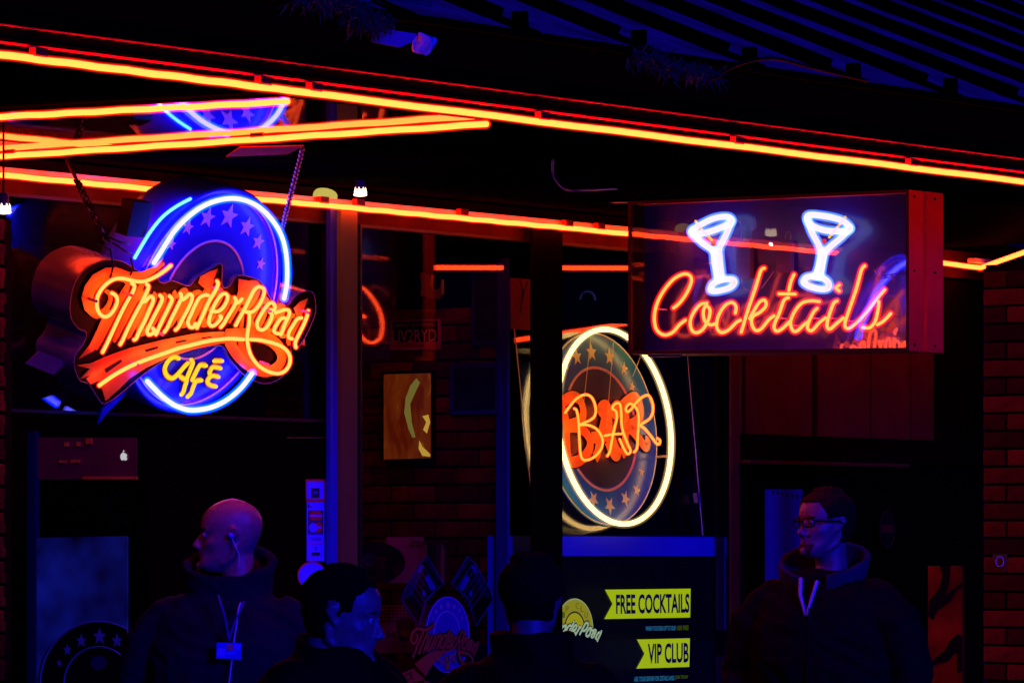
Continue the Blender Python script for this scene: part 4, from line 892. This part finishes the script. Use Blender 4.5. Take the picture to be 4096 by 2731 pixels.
for x, y, r in ((903, 848, 40), (842, 864, 30), (962, 862, 30), (795, 906, 26), (1008, 898, 26), (768, 968, 16), (1033, 966, 16)):
    m = MB(); m.prism(star_pts(CR.hit(*c5(x, y), .006), r / 2.302 / 1000, CR), -CR.n * .001); obj('star', m, mat('crest_star', (.7, .4, .6), .5) if x == 903 else bpy.data.materials['crest_star'], cr)
mb_ = mat('crest_orange', (.75, .14, .02), .5, var=.3, scale=20, col2=(.6, .30, .03))
for i, q in enumerate(remap(c5, 560, 1010, .492, .60, 500, 600)):
    p = catmull([CR.hit(x, y, .012 + .0003 * (i % 9)) for x, y in q], 3); m = MB(); ribbon(m, [v - CR.n * .003 for v in p], .024, CR.n, 0); ribbon(m, p, .0125, CR.n, 1); obj('wordmark', m, [M_TAR, mb_], cr)
m = MB(); m.prism([CR.hit(*c5(*p), .009) for p in ((1010, 1180), (900, 1200), (800, 1250), (700, 1310), (600, 1390), (640, 1440), (700, 1500), (760, 1400), (860, 1300), (1010, 1235))], -CR.n * .003); obj('road_ribbon', m, mb_, cr)
m = MB(); m.prism([CR.hit(*c5(*p), .007) for p in ((300, 1545), (420, 1500), (590, 1430), (600, 1450), (690, 1530), (560, 1568), (400, 1600), (330, 1580))], -CR.n * .003); obj('scroll', m, mb_, cr)
m = MB(); text(m, 'SINCE', c5, ((400, 1590), (590, 1520), (575, 1455), (392, 1530)), CR, .009); obj('lettering', m, M_TAR, cr)
m = MB(); text(m, 'CAFE', c5, ((812, 1385), (985, 1378), (975, 1298), (812, 1310)), CR, .011, 0, .02); slab(m, CR, 880, 1380, 915, 1440, .011, .001, 0, c5); slab(m, CR, 955, 1270, 975, 1284, .011, .001, 0, c5); obj('lettering', m, M_YELL, cr)
m = MB(); m.prism([CR.hit(*c5(*p), .0) for p in ((1165, 1378), (1110, 1390), (1060, 1480), (1135, 1492))], -CR.n * .003); m.prism([CR.hit(*c5(*p), .0) for p in ((690, 1540), (740, 1560), (740, 1620), (680, 1620))], -CR.n * .003); m.prism([CR.hit(*c5(*p), .0) for p in ((1080, 1520), (1110, 1570), (1030, 1620), (1040, 1560))], -CR.n * .003); obj('ribbon_end', m, mb_, cr)
m = MB(); slab(m, CR, 1428, 2645, 1470, 2703, .0, .01); nc = obj('small_card', m, M_PALE, label='small pale card at the foot of the grey post', cat='card')
# string of lamp on sill, chair-back shape in the window right of the post
m = MB(); cc = G.hit(2350, 1195, -.35); m.tube([cc + U * .06 * math.cos(t * .35) + Z * .035 * math.sin(t * .35) for t in range(10)], .007, 8); obj('blue_arch', m, mat('arch_blue', (.02, .10, .8), .4), label='small blue arched object inside the bar window', cat='ornament')

# ================================================================== lamps
def bulb(label, p, power):
    root = thing('hanging_bulb', p, label, 'lamp', 'hanging bulbs under the canopy')
    m = MB(); top = Vector((p.x, p.y, ZC)); m.tube([top, p + Z * .05], .004, 6); obj('cord', m, M_TAR, root)
    m = MB(); rg = lambda z, r: [p + Vector((r * math.cos(k * math.pi / 10), r * math.sin(k * math.pi / 10), z)) for k in range(20)]
    m.loft([rg(.055, .012), rg(.05, .018), rg(.02, .019), rg(.012, .021)]); obj('socket', m, M_NAVY, root)
    m = MB(); m.loft([rg(.0115, .019), rg(0, .022), rg(-.010, .027), rg(-.014, .022), rg(-.016, .006)])
    for k in range(7):
        a = k * 2 * math.pi / 7; c = p + Vector((.020 * math.cos(a), .020 * math.sin(a), 0)); m.tube([c, c + Z * .018], [.006, .002], 6)
    obj('lit_bulb', m, emit('bulb_light', (1, .78, .5), 3.2), root)
    l = bpy.data.lights.new('bulb_lamp', 'POINT'); l.energy = power; l.color = (1, .75, .55); l.shadow_soft_size = .006
    lo = bpy.data.objects.new('bulb_lamp', l); COL.objects.link(lo); lo.parent = root; lo.location = (0, 0, -.05)
bulb('small bare hanging bulb beside the grey post', at(1441, 770, 20.0), .35)
bulb('small bare hanging bulb at the left edge by the brick pier', at(14, 838, 17.4), .15)
m = MB(); p = G.hit(1290, 786, .0); m.ball(p, .060, .060, .034); obj('ceiling_lamp', m, emit('dim_lamp', (.62, .50, .10), .9), label='dim yellow lamp dome above the left window', cat='lamp')

# ================================================================== things on the gutter
def clump(name, label, spots, mt, n, cat, hgt=.06, kind=None):
    m = MB()
    for (px0, px1, v, zz) in spots:
        for i in range(n):
            px = random.uniform(px0, px1); p = fas(fas_s(px), v + random.uniform(-.03, .05), zz + random.gauss(0, .012))
            d = Vector((random.gauss(0, 1), random.gauss(0, 1), random.gauss(-.2, 1))).normalized(); b = d.orthogonal().normalized() * .0055; L = random.uniform(.3, 1) * hgt
            m.add([p - b, p + b, p + d * L + Z * -.2 * L], [(0, 1, 2)])
    o = obj(name, m, mt, label=label, cat=cat)
    if kind: o['kind'] = kind
clump('moss_clump', 'pale moss clump hanging over the gutter at upper left', [(1110, 1420, -.06, .29), (1330, 1470, -.07, .25)], M_MOSS, 520, 'moss')
clump('moss_clump', 'faint moss tuft on the gutter at far upper left', [(450, 680, -.06, .33)], M_MOSS, 300, 'moss')
clump('weed', 'green weeds growing from the gutter above the middle window', [(2480, 2620, -.03, .27), (2560, 2810, -.06, .24)], M_MOSS, 520, 'weeds', .06)
m = MB(); m.tube(catmull([fas(fas_s(2780), -.07, .22), fas(fas_s(2900), -.05, .285), fas(fas_s(3030), -.06, .325), fas(fas_s(3200), -.05, .315), fas(fas_s(3420), -.05, .298)], 6), .007, 6); obj('cable', m, M_TAR, label='black cable arching along the gutter at upper right', cat='cable')
ac = thing('roof_unit', fas(fas_s(1450), .2, .3), 'pale blue lit metal unit on the canopy roof at top', 'roof unit')
m = MB(); c = at(1478, 15, 17.0); m.box(c, U * .22, V * .1, Z * .036); obj('casing', m, M_STEEL, ac)
m = MB(); m.box(at(1400, 2, 16.7), U * .035, V * .02, Z * .018); m.box(at(1462, 8, 16.72), U * .05, V * .02, Z * .022); obj('grille', m, M_TRIM, ac)
m = MB(); m.prism([at(x, y, 16.3) for x, y in ((1320, 66), (1420, 100), (1660, 135), (1690, 150), (1600, 190), (1340, 140))], V * .01); obj('flashing', m, M_NAVY, ac)
m = MB(); m.ball(at(1690, 178, 16.1), .032, .02, .02, nu=18, nv=12); m.v = [v + Vector((noise.noise(v * 40), noise.noise(v * 40 + Vector((9, 0, 0))), noise.noise(v * 40 + Vector((0, 9, 0))))) * .03 for v in m.v]
m.sm = [False] * len(m.sm); obj('plastic_bag', m, M_TRIM, label='crumpled pale plastic caught on the gutter', cat='litter')

# ================================================================== PEOPLE
STN = [(.000, .070, .015, .020), (.008, .086, .000, .032), (.022, .094, -.022, .043), (.040, .090, -.048, .053), (.055, .088, -.066, .058), (.072, .089, -.078, .062), (.090, .088, -.086, .067), (.108, .085, -.093, .070),
       (.122, .084, -.098, .072), (.138, .091, -.102, .074), (.158, .092, -.104, .0755), (.178, .086, -.101, .0735), (.197, .074, -.091, .067), (.213, .055, -.074, .056), (.226, .030, -.050, .040), (.234, .008, -.025, .022), (.2365, -.006, -.010, .004)]
def stn(z):
    if z <= STN[0][0]: return STN[0][1:]
    for a, b in zip(STN, STN[1:]):
        if z <= b[0]:
            t = (z - a[0]) / (b[0] - a[0]); return tuple(a[i] + (b[i] - a[i]) * t for i in (1, 2, 3))
    return STN[-1][1:]
def hsurf(th, z, off=0):
    f, b, w = stn(z); c, s = math.cos(th), math.sin(th); mid = (f + b) * .5; ax = (f - b) * .5
    cx = math.copysign(abs(c) ** .9, c); cy_ = math.copysign(abs(s) ** .85, s)
    a = abs(th)
    dent = .010 * math.exp(-((a - .46) / .20) ** 2 - ((z - .119) / .012) ** 2) - .004 * math.exp(-((a - .42) / .28) ** 2 - ((z - .138) / .007) ** 2) \
        - .006 * math.exp(-((a - .80) / .25) ** 2 - ((z - .092) / .014) ** 2) + .005 * math.exp(-((a - .75) / .25) ** 2 - ((z - .060) / .015) ** 2)
    k = 1 + (off - dent) / max(ax, .012) if ax > .02 else 1
    return Vector((mid + ax * cx * k, w * cy_ * (1 + (off - dent) / max(w, .02)), z + (off if z > .225 else 0)))
def head_mb(m, M, nose=1.0, chin=1.0, mouth=1.0):
    n, rows = 44, [STN[0][0] + (STN[-1][0] - STN[0][0]) * (i / 46) for i in range(47)]
    rings = [[M @ hsurf(-math.pi + 2 * math.pi * k / n, z) for k in range(n)] for z in rows]
    m.loft(rings)
    def tb(pts, r): m.tube([M @ Vector(p) for p in pts], r, 10)
    tb([(.083, 0, .124), (.092, 0, .108), (.100, 0, .092), (.1055, 0, .084)], [.007, .0085, .0105, .0122])
    for s in (1, -1):
        tb([(.092, .009 * s, .079), (.100, .009 * s, .078)], .0075)
        tb([(.076, .012 * s, .134), (.084, .028 * s, .137), (.070, .046 * s, .134)], .0075)
        e = M.to_3x3() @ Matrix.Rotation(0, 3, 'Z')
        m.ball(M @ Vector((.074, .031 * s, .118)), .012, .012, .012, nu=12, nv=8)
        # ear: rim, lobe, bowl
        tb([(-.002, .071 * s, .100), (-.014, .080 * s, .112), (-.022, .086 * s, .128), (-.014, .086 * s, .142), (.000, .079 * s, .140), (.006, .073 * s, .126)], [.005, .0045, .0045, .0045, .0045, .004])
        tb([(-.002, .074 * s, .104), (-.008, .079 * s, .120), (-.006, .078 * s, .132)], .0055)
        tb([(.002, .073 * s, .096), (-.002, .074 * s, .102)], .006)
    tb([(.084, -.018, .0615), (.0935, 0, .064), (.084, .018, .0615)], [.004, .0055, .004])
    tb([(.083, -.016, .0535), (.0925, 0, .0525), (.083, .016, .0535)], [.004, .0060, .004])
    tb([(.084, 0, .022), (.090, 0, .020)], .014 * chin)
    tb([(.02, .045, .03), (-.012, .058, .055), (-.016, .064, .085)], .010); tb([(.02, -.045, .03), (-.012, -.058, .055), (-.016, -.064, .085)], .010)
def remesh(name, mb, mt, parent, vox, smooth=3, label=None, disp=0.0, dscale=6.):
    org = LOC[parent.name]; me = mb.mesh(name, [mt], org); o = bpy.data.objects.new(name, me); COL.objects.link(o)
    md = o.modifiers.new('r', 'REMESH'); md.mode = 'VOXEL'; md.voxel_size = vox; md.use_smooth_shade = True
    if smooth: sm = o.modifiers.new('s', 'SMOOTH'); sm.iterations = smooth; sm.factor = .5
    bpy.context.view_layer.update(); dg = bpy.context.evaluated_depsgraph_get()
    nm = bpy.data.meshes.new_from_object(o.evaluated_get(dg)); nm.name = name; o.modifiers.clear(); o.data = nm; bpy.data.meshes.remove(me)
    if not nm.materials: nm.materials.append(mt)
    nm.polygons.foreach_set('use_smooth', [True] * len(nm.polygons))
    if disp:
        nr = [v.normal.copy() for v in nm.vertices]
        for v, n_ in zip(nm.vertices, nr):
            q = (v.co + org) * dscale; f = noise.noise(Vector((q.x * 1.0 + q.z * .7, q.y, q.z * 1.6))); g = noise.noise(Vector((q.x * 2.3, q.y * 2.3, q.z * 4.1 + 9 + q.x * 2)))
            v.co += n_ * disp * (f + .6 * (1 - abs(g) * 3))
    nm.update(); o.parent = parent; LOC[o.name] = org.copy(); return o
def patch(name, parent, M, mt, mask, base=-.004, thick=.013, z0=.0, z1=.2365, n=96, rows=70, rough=.003):
    m = MB(); P = []; K = []
    for i in range(rows + 1):
        z = z0 + (z1 - z0) * i / rows
        for k in range(n):
            th = -math.pi + 2 * math.pi * k / n; a = mask(abs(th), z) + (0.5 * noise.noise(Vector((th * 13, z * 90, 1))) if rows > 50 else 0); t = max(0, min(1, a)); t = t * t * (3 - 2 * t)
            off = base + thick * t + rough * noise.noise(Vector((th * 14, z * 45, 3))) * t * 2
            P.append(M @ hsurf(th, z, off)); K.append(a)
    fs = []
    for i in range(rows):
        for k in range(n):
            q = (i * n + k, i * n + (k + 1) % n, (i + 1) * n + (k + 1) % n, (i + 1) * n + k)
            if max(K[j] for j in q) > -.15: fs.append(q)
    m.add(P, fs, 0, True); return obj(name, m, mt, parent)
def eyes(parent, M):
    m = MB()
    for s in (1, -1): m.ball(M @ Vector((.0785, .031 * s, .118)), .0095, .0095, .0095, nu=12, nv=8)
    obj('eyes', m, mat('eye_white', (.5, .48, .46), .2, var=.05) if 'eye_white' not in bpy.data.materials else bpy.data.materials['eye_white'], parent)
    m = MB()
    for s in (1, -1): m.ball(M @ Vector((.0845, .032 * s, .118)), .0045, .0045, .0045, nu=10, nv=7)
    obj('iris', m, M_HAIR, parent)
def person(label, px, Y, crown, hyaw, tyaw, pitch=0, roll=0, hs=1.0, jacket=None, lean=0., width=1., jname='jacket', sink=.0, arms='down', pants=None, neckf=.0):
    X = (px - HX) / FPX * Y; base = Vector((X, Y, .034 if False else .0))
    root = thing('person', base, label, 'person', 'people on the pavement')
    H = Matrix.Translation(Vector((X, Y, crown - .2365 * hs))) @ Matrix.Rotation(R(hyaw), 4, 'Z') @ Matrix.Rotation(R(pitch), 4, 'Y') @ Matrix.Rotation(R(roll), 4, 'X') @ Matrix.Scale(hs, 4)
    T0 = Vector((X, Y, 0)); rz = Matrix.Rotation(R(tyaw), 3, 'Z')
    hz = crown - .2365 * hs
    def L(x, y, z): return T0 + rz @ Vector((x + lean * (z - hz), y * width, z))
    sh = hz - .075 - sink                         # shoulder line
    hip = .92 * crown / 1.78
    # body: one continuous figure
    m = MB(); head_mb(m, H)
    m.tube([H @ Vector((-.030, 0, .085)), H @ Vector((-.028, 0, .02)), H @ Vector((-.035, 0, -.03)), L(-.02, 0, sh - .03), L(-.01, 0, sh - .12)], [.050, .054, .056, .066, .07], 18)
    def ring(z, rx, ry, cx=0, n=28): return [L(cx + rx * math.cos(2 * math.pi * k / n), ry * math.sin(2 * math.pi * k / n) / 1.0, z) for k in range(n)]
    m.loft([ring(hip - .06, .09, .14), ring(hip + .1, .10, .14), ring(hip + .25, .10, .13), ring(sh - .22, .11, .16), ring(sh - .08, .10, .165), ring(sh - .02, .06, .09)])
    hand = []
    for s in (1, -1):
        arm = [L(0, .13 * s, sh - .13), L(.0, .205 * s, sh - .20), L(-.02, .245 * s, sh - .32), L(.06, .25 * s, sh - .46), L(.10, .235 * s, sh - .58)]
        m.tube(arm, [.05, .048, .042, .036, .028], 12)
        p = arm[-1]; m.ball(p + Z * -.045, .022, .040, .048)
        for k in range(4): m.tube([p + rz @ Vector((.005, (k - 1.5) * .018, -.075)), p + rz @ Vector((.012, (k - 1.5) * .019, -.12)), p + rz @ Vector((.002 - .006 * (k % 2), (k - 1.5) * .018, -.150 + .006 * abs(k - 1.5)))], [.009, .0085, .0075], 8)
        m.tube([p + rz @ Vector((.02, -.02 * s, -.03)), p + rz @ Vector((.045, -.03 * s, -.07)), p + rz @ Vector((.045, -.028 * s, -.10))], [.011, .010, .008], 8)
        m.tube([L(0, .09 * s, hip), L(.01, .10 * s, hip * .52), L(-.02, .10 * s, .10), L(-.02, .10 * s, .05)], [.085, .058, .038, .036], 12)
        m.tube([L(-.05, .10 * s, .055), L(.06, .11 * s, .045), L(.15, .115 * s, .035)], [.035, .036, .028], 10)
    remesh('body', m, M_SKIN, root, .0052, 3)
    # trousers and shoes
    m = MB()
    for s in (1, -1): m.tube([L(0, .08 * s, hip + .05), L(.01, .10 * s, hip * .52), L(-.02, .10 * s, .12)], [.115, .082, .07], 16)
    m.loft([ring(hip - .1, .13, .17), ring(hip + .12, .125, .165)]); remesh('trousers', m, pants or M_JACK3, root, .013, 3)
    m = MB()
    for s in (1, -1): m.tube([L(-.07, .10 * s, .055), L(.06, .11 * s, .05), L(.17, .115 * s, .038)], [.045, .046, .036], 12)
    obj('shoes', m, M_TAR, root)
    # jacket
    m = MB()
    m.loft([ring(hip - .02, .155, .20), ring(hip + .15, .16, .20), ring(sh - .30, .165, .215, .01), ring(sh - .16, .16, .22, .01), ring(sh - .07, .135, .205), ring(sh - .02, .105, .155), ring(sh + .025, .085, .095)])
    for s in (1, -1):
        m.tube([L(0, .15 * s, sh - .075), L(0, .215 * s, sh - .15), L(-.03, .262 * s, sh - .33), L(.055, .262 * s, sh - .47), L(.095, .245 * s, sh - .57)], [.078, .086, .074, .066, .052], 16)
    return root, H, L, ring, sh, hz, m
# --- bald man with earpiece
root, H, L, ring, sh, hz, m = person('bald man facing left in a dark zipped jacket with an earpiece and name badge', 912, 16.6, 1.772, 186, 258, -2, 0, 1.02, width=1.22, sink=.0)
def collar(m, L, z0, z1, rx, ry, th=.012, cx=0, slope=0.0, gap=0., n=36, flare=0.):
    def rg(z, k, f): 
        out = []
        for i in range(n):
            a = gap + (2 * math.pi - 2 * gap) * i / (n - 1) if gap else 2 * math.pi * i / n
            out.append(L(cx + (rx + k + f) * math.cos(a), (ry + k + f) * math.sin(a), z + slope * math.cos(a)))
        return out
    a, b, c, d = rg(z0, 0, 0), rg(z1, 0, flare), rg(z1, -th, flare), rg(z0, -th, 0)
    if gap:
        for q, w_ in ((a, b), (b, c), (c, d), (d, a)): m.add(q + w_, [(i, i + 1, n + i + 1, n + i) for i in range(n - 1)], 0, True)
        m.add([a[0], b[0], c[0], d[0], a[-1], b[-1], c[-1], d[-1]], [(0, 1, 2, 3), (7, 6, 5, 4)])
    else: m.loft([d, a, b, c, d], 0, True, False)
collar(m, L, sh - .04, sh + .115, .100, .110, .024, cx=-.01, slope=-.050, flare=.018)
remesh('jacket', m, M_JACK, root, .009, 3, disp=.008, dscale=4.2)
m = MB(); collar(m, L, sh - .02, sh + .095, .078, .084, .020, slope=-.040, flare=.004); obj('scarf', m, M_TAR, root)
m = MB(); m.tube([H @ Vector((.004, .076, .120)), H @ Vector((.000, .093, .118))], .0085, 10); eo = obj('earpiece', m, M_PAPER, root)
m = MB(); m.tube(catmull([H @ Vector((-.004, .086, .110)), H @ Vector((-.016, .086, .085)), H @ Vector((-.03, .075, .055)), H @ Vector((-.03, .07, .02))], 4), .0018, 6); obj('wire', m, M_PALE, eo)
eyes(root, H)
def brow(par, M, mt): patch('eyebrows', par, M, mt, lambda a, z: 1 - (abs(a - .42) / .26) ** 2 - ((z - .1385 + .010 * (a - .42)) / .0045) ** 2, -.006, .0105, .128, .150, 120, 22)
brow(root, H, M_HAIRB)
def frontpt(px, py, Y): return at(px, py, Y)
YF = 16.6 - .205
m = MB(); m.tube([at(873, 2382, YF + .03), at(885, 2420, YF), at(900, 2470, YF - .004), at(915, 2555, YF - .008)], .0042, 6); m.tube([at(975, 2405, YF + .02), at(955, 2450, YF), at(930, 2510, YF - .006), at(917, 2555, YF - .008)], .0038, 6); la = obj('lanyard', m, mat('lanyard_blue', (.03, .04, .3), .6), root)
m = MB(); m.hexa([at(864, 2632, YF - .012), at(964, 2636, YF - .012), at(966, 2570, YF - .012), at(867, 2568, YF - .012)], Vector((0, .004, 0))); bg_ = obj('badge', m, M_BLUEP, la)
m = MB(); m.flat([at(869, 2624, YF - .0135), at(902, 2625, YF - .0135), at(902, 2590, YF - .0135), at(869, 2589, YF - .0135)]); m.flat([at(935, 2596, YF - .0135), at(960, 2597, YF - .0135), at(961, 2574, YF - .0135), at(935, 2573, YF - .0135)]); m.flat([at(908, 2618, YF - .0135), at(945, 2612, YF - .0135), at(946, 2605, YF - .0135), at(906, 2608, YF - .0135)]); obj('badge_print', m, M_PAPER, la)
m = MB(); m.flat([at(906, 2600, YF - .0132), at(932, 2600, YF - .0132), at(932, 2574, YF - .0132), at(906, 2574, YF - .0132)]); obj('badge_print', m, M_PEACH, la)
m = MB(); m.tube(catmull([at(962, 2410, YF + .012), at(953, 2440, YF), at(946, 2500, YF), at(936, 2560, YF), at(925, 2660, YF), at(908, 2800, YF)], 5), .0030, 6); obj('zip', m, M_PALE, root)
# --- man in front, head bowed to the right
root, H, L, ring, sh, hz, m = person('man with short dark hair in the foreground looking down to the right', 1338, 12.8, 1.568, -12, -35, 10, 0, 1.0, width=1.12, lean=.12, sink=-.085)
collar(m, L, sh - .05, sh + .03, .095, .098, .02, slope=-.03); remesh('jacket', m, M_JACK2, root, .009, 3, disp=.007, dscale=4)
def hair_mask(a, z):
    hl = .196 if a < .55 else .196 - (a - .55) * .055 if a < 1.05 else .168 - (a - 1.05) * .14 if a < 1.45 else .112 - (a - 1.45) * .07 if a > 1.72 else .150
    if 1.12 < a < 1.42: hl = min(hl, .128)
    if a > 1.9: hl = .045 + .02 * max(0, 2.4 - a)
    return (z - hl) / .008
patch('hair', root, H, M_HAIR, hair_mask, -.004, .012); eyes(root, H); brow(root, H, M_HAIR)
# --- man in a cap seen from behind
root, H, L, ring, sh, hz, m = person('man in a dark cap and black coat seen from behind, before the black post', 2128, 14.6, 1.585, 82, 88, 0, 0, 1.02, width=1.12, sink=-.02)
collar(m, L, sh - .04, sh + .085, .095, .100, .024, flare=.006); remesh('jacket', m, M_JACK2, root, .009, 3, disp=.007, dscale=4)
patch('hair', root, H, M_HAIR, lambda a, z: (z - (.055 if a > 1.9 else .14 if a > 1.2 else .19)) / .01, -.004, .010)
patch('cap', root, H, mat('cap_cloth', (.010, .006, .004), .9, var=.3, scale=30, bump=.3, spec=.05), lambda a, z: (z - (.125 + .025 * math.cos(a))) / .006, -.004, .020)
m = MB(); m.ball(H @ Vector((-.006, 0, .2555)), .008, .008, .004); m.loft([[H @ Vector((.085 + .065 * t * math.cos(a), .072 * math.sin(a), .150 - .010 * t - .002 * q)) for a in [math.pi * (k / 12 - .5) for k in range(13)]] for t, q in ((0, 0), (1, 0), (1, 1), (0, 1))], 0, True); obj('cap_peak', m, bpy.data.materials['cap_cloth'], root)
# --- bearded man in glasses
root, H, L, ring, sh, hz, m = person('bearded man in black glasses and a hooded coat, facing left', 3296, 17.6, 1.812, 215, 245, -2, 0, 1.0, width=1.18, sink=-.005)
remesh('coat', m, M_JACK3, root, .009, 3, disp=.011, dscale=4.2)
m = MB(); collar(m, L, sh - .055, sh + .070, .106, .116, .020, slope=-.058, flare=.022, gap=.34); remesh('hood', m, M_HOOD, root, .007, 3, disp=.004, dscale=9)
m = MB(); m.tube([L(.125, .02, sh - .01), L(.16, .0, sh - .12)], [.007, .0045], 8); m.tube([L(.125, -.03, sh + .00), L(.155, -.022, sh - .05), L(.162, -.004, sh - .12)], [.007, .007, .0045], 8); obj('drawstrings', m, M_PALE, root)
m = MB(); m.tube([L(.172, .012, sh - .10), L(.182, .010, sh - .30), L(.180, .008, sh - .60)], .003, 6); obj('zip', m, M_TAR, root)
def hair2(a, z):
    hl = .186 if a < .7 else .186 - (a - .7) * .10 if a < 1.1 else .130
    if a > 1.25: hl = .135
    if a > 1.75: hl = .05
    return (z - hl) / .008
patch('hair', root, H, M_HAIRB, hair2, -.004, .0125); eyes(root, H); brow(root, H, M_HAIRB)
def beard(a, z):
    if z < .049: return min((.85 - a) / .35, (z - .003) / .006, (.049 - z) / .004)
    if z < .060: return -1
    if .067 < z < .077 and a < .38: return 1
    return -1
patch('beard', root, H, mat('beard_hair', (.16, .04, .02), .8, var=.5, scale=90, bump=.8), beard, -.003, .0050, .001, .085, 120, 50)
m = MB()
for s in (1, -1):
    lens = [H @ Vector((.103 - .010 * abs(math.cos(t * math.pi / 8)) * 0 - .012 * abs((.033 + .024 * math.cos(t * math.pi / 8)) / .06) ** 2, s * (.033 + .025 * math.copysign(abs(math.cos(t * math.pi / 8)) ** .6, math.cos(t * math.pi / 8))), .118 + .015 * math.copysign(abs(math.sin(t * math.pi / 8)) ** .6, math.sin(t * math.pi / 8)))) for t in range(16)]
    m.tube(lens, .0028, 6, 0, True)
    m.tube([H @ Vector((.088, s * .060, .124)), H @ Vector((.05, s * .079, .126)), H @ Vector((.0, s * .082, .126)), H @ Vector((-.02, s * .083, .116))], .0032, 6)
m.tube([H @ Vector((.103, -.009, .121)), H @ Vector((.106, 0, .123)), H @ Vector((.103, .009, .121))], .0028, 6); obj('glasses', m, M_TAR, root)
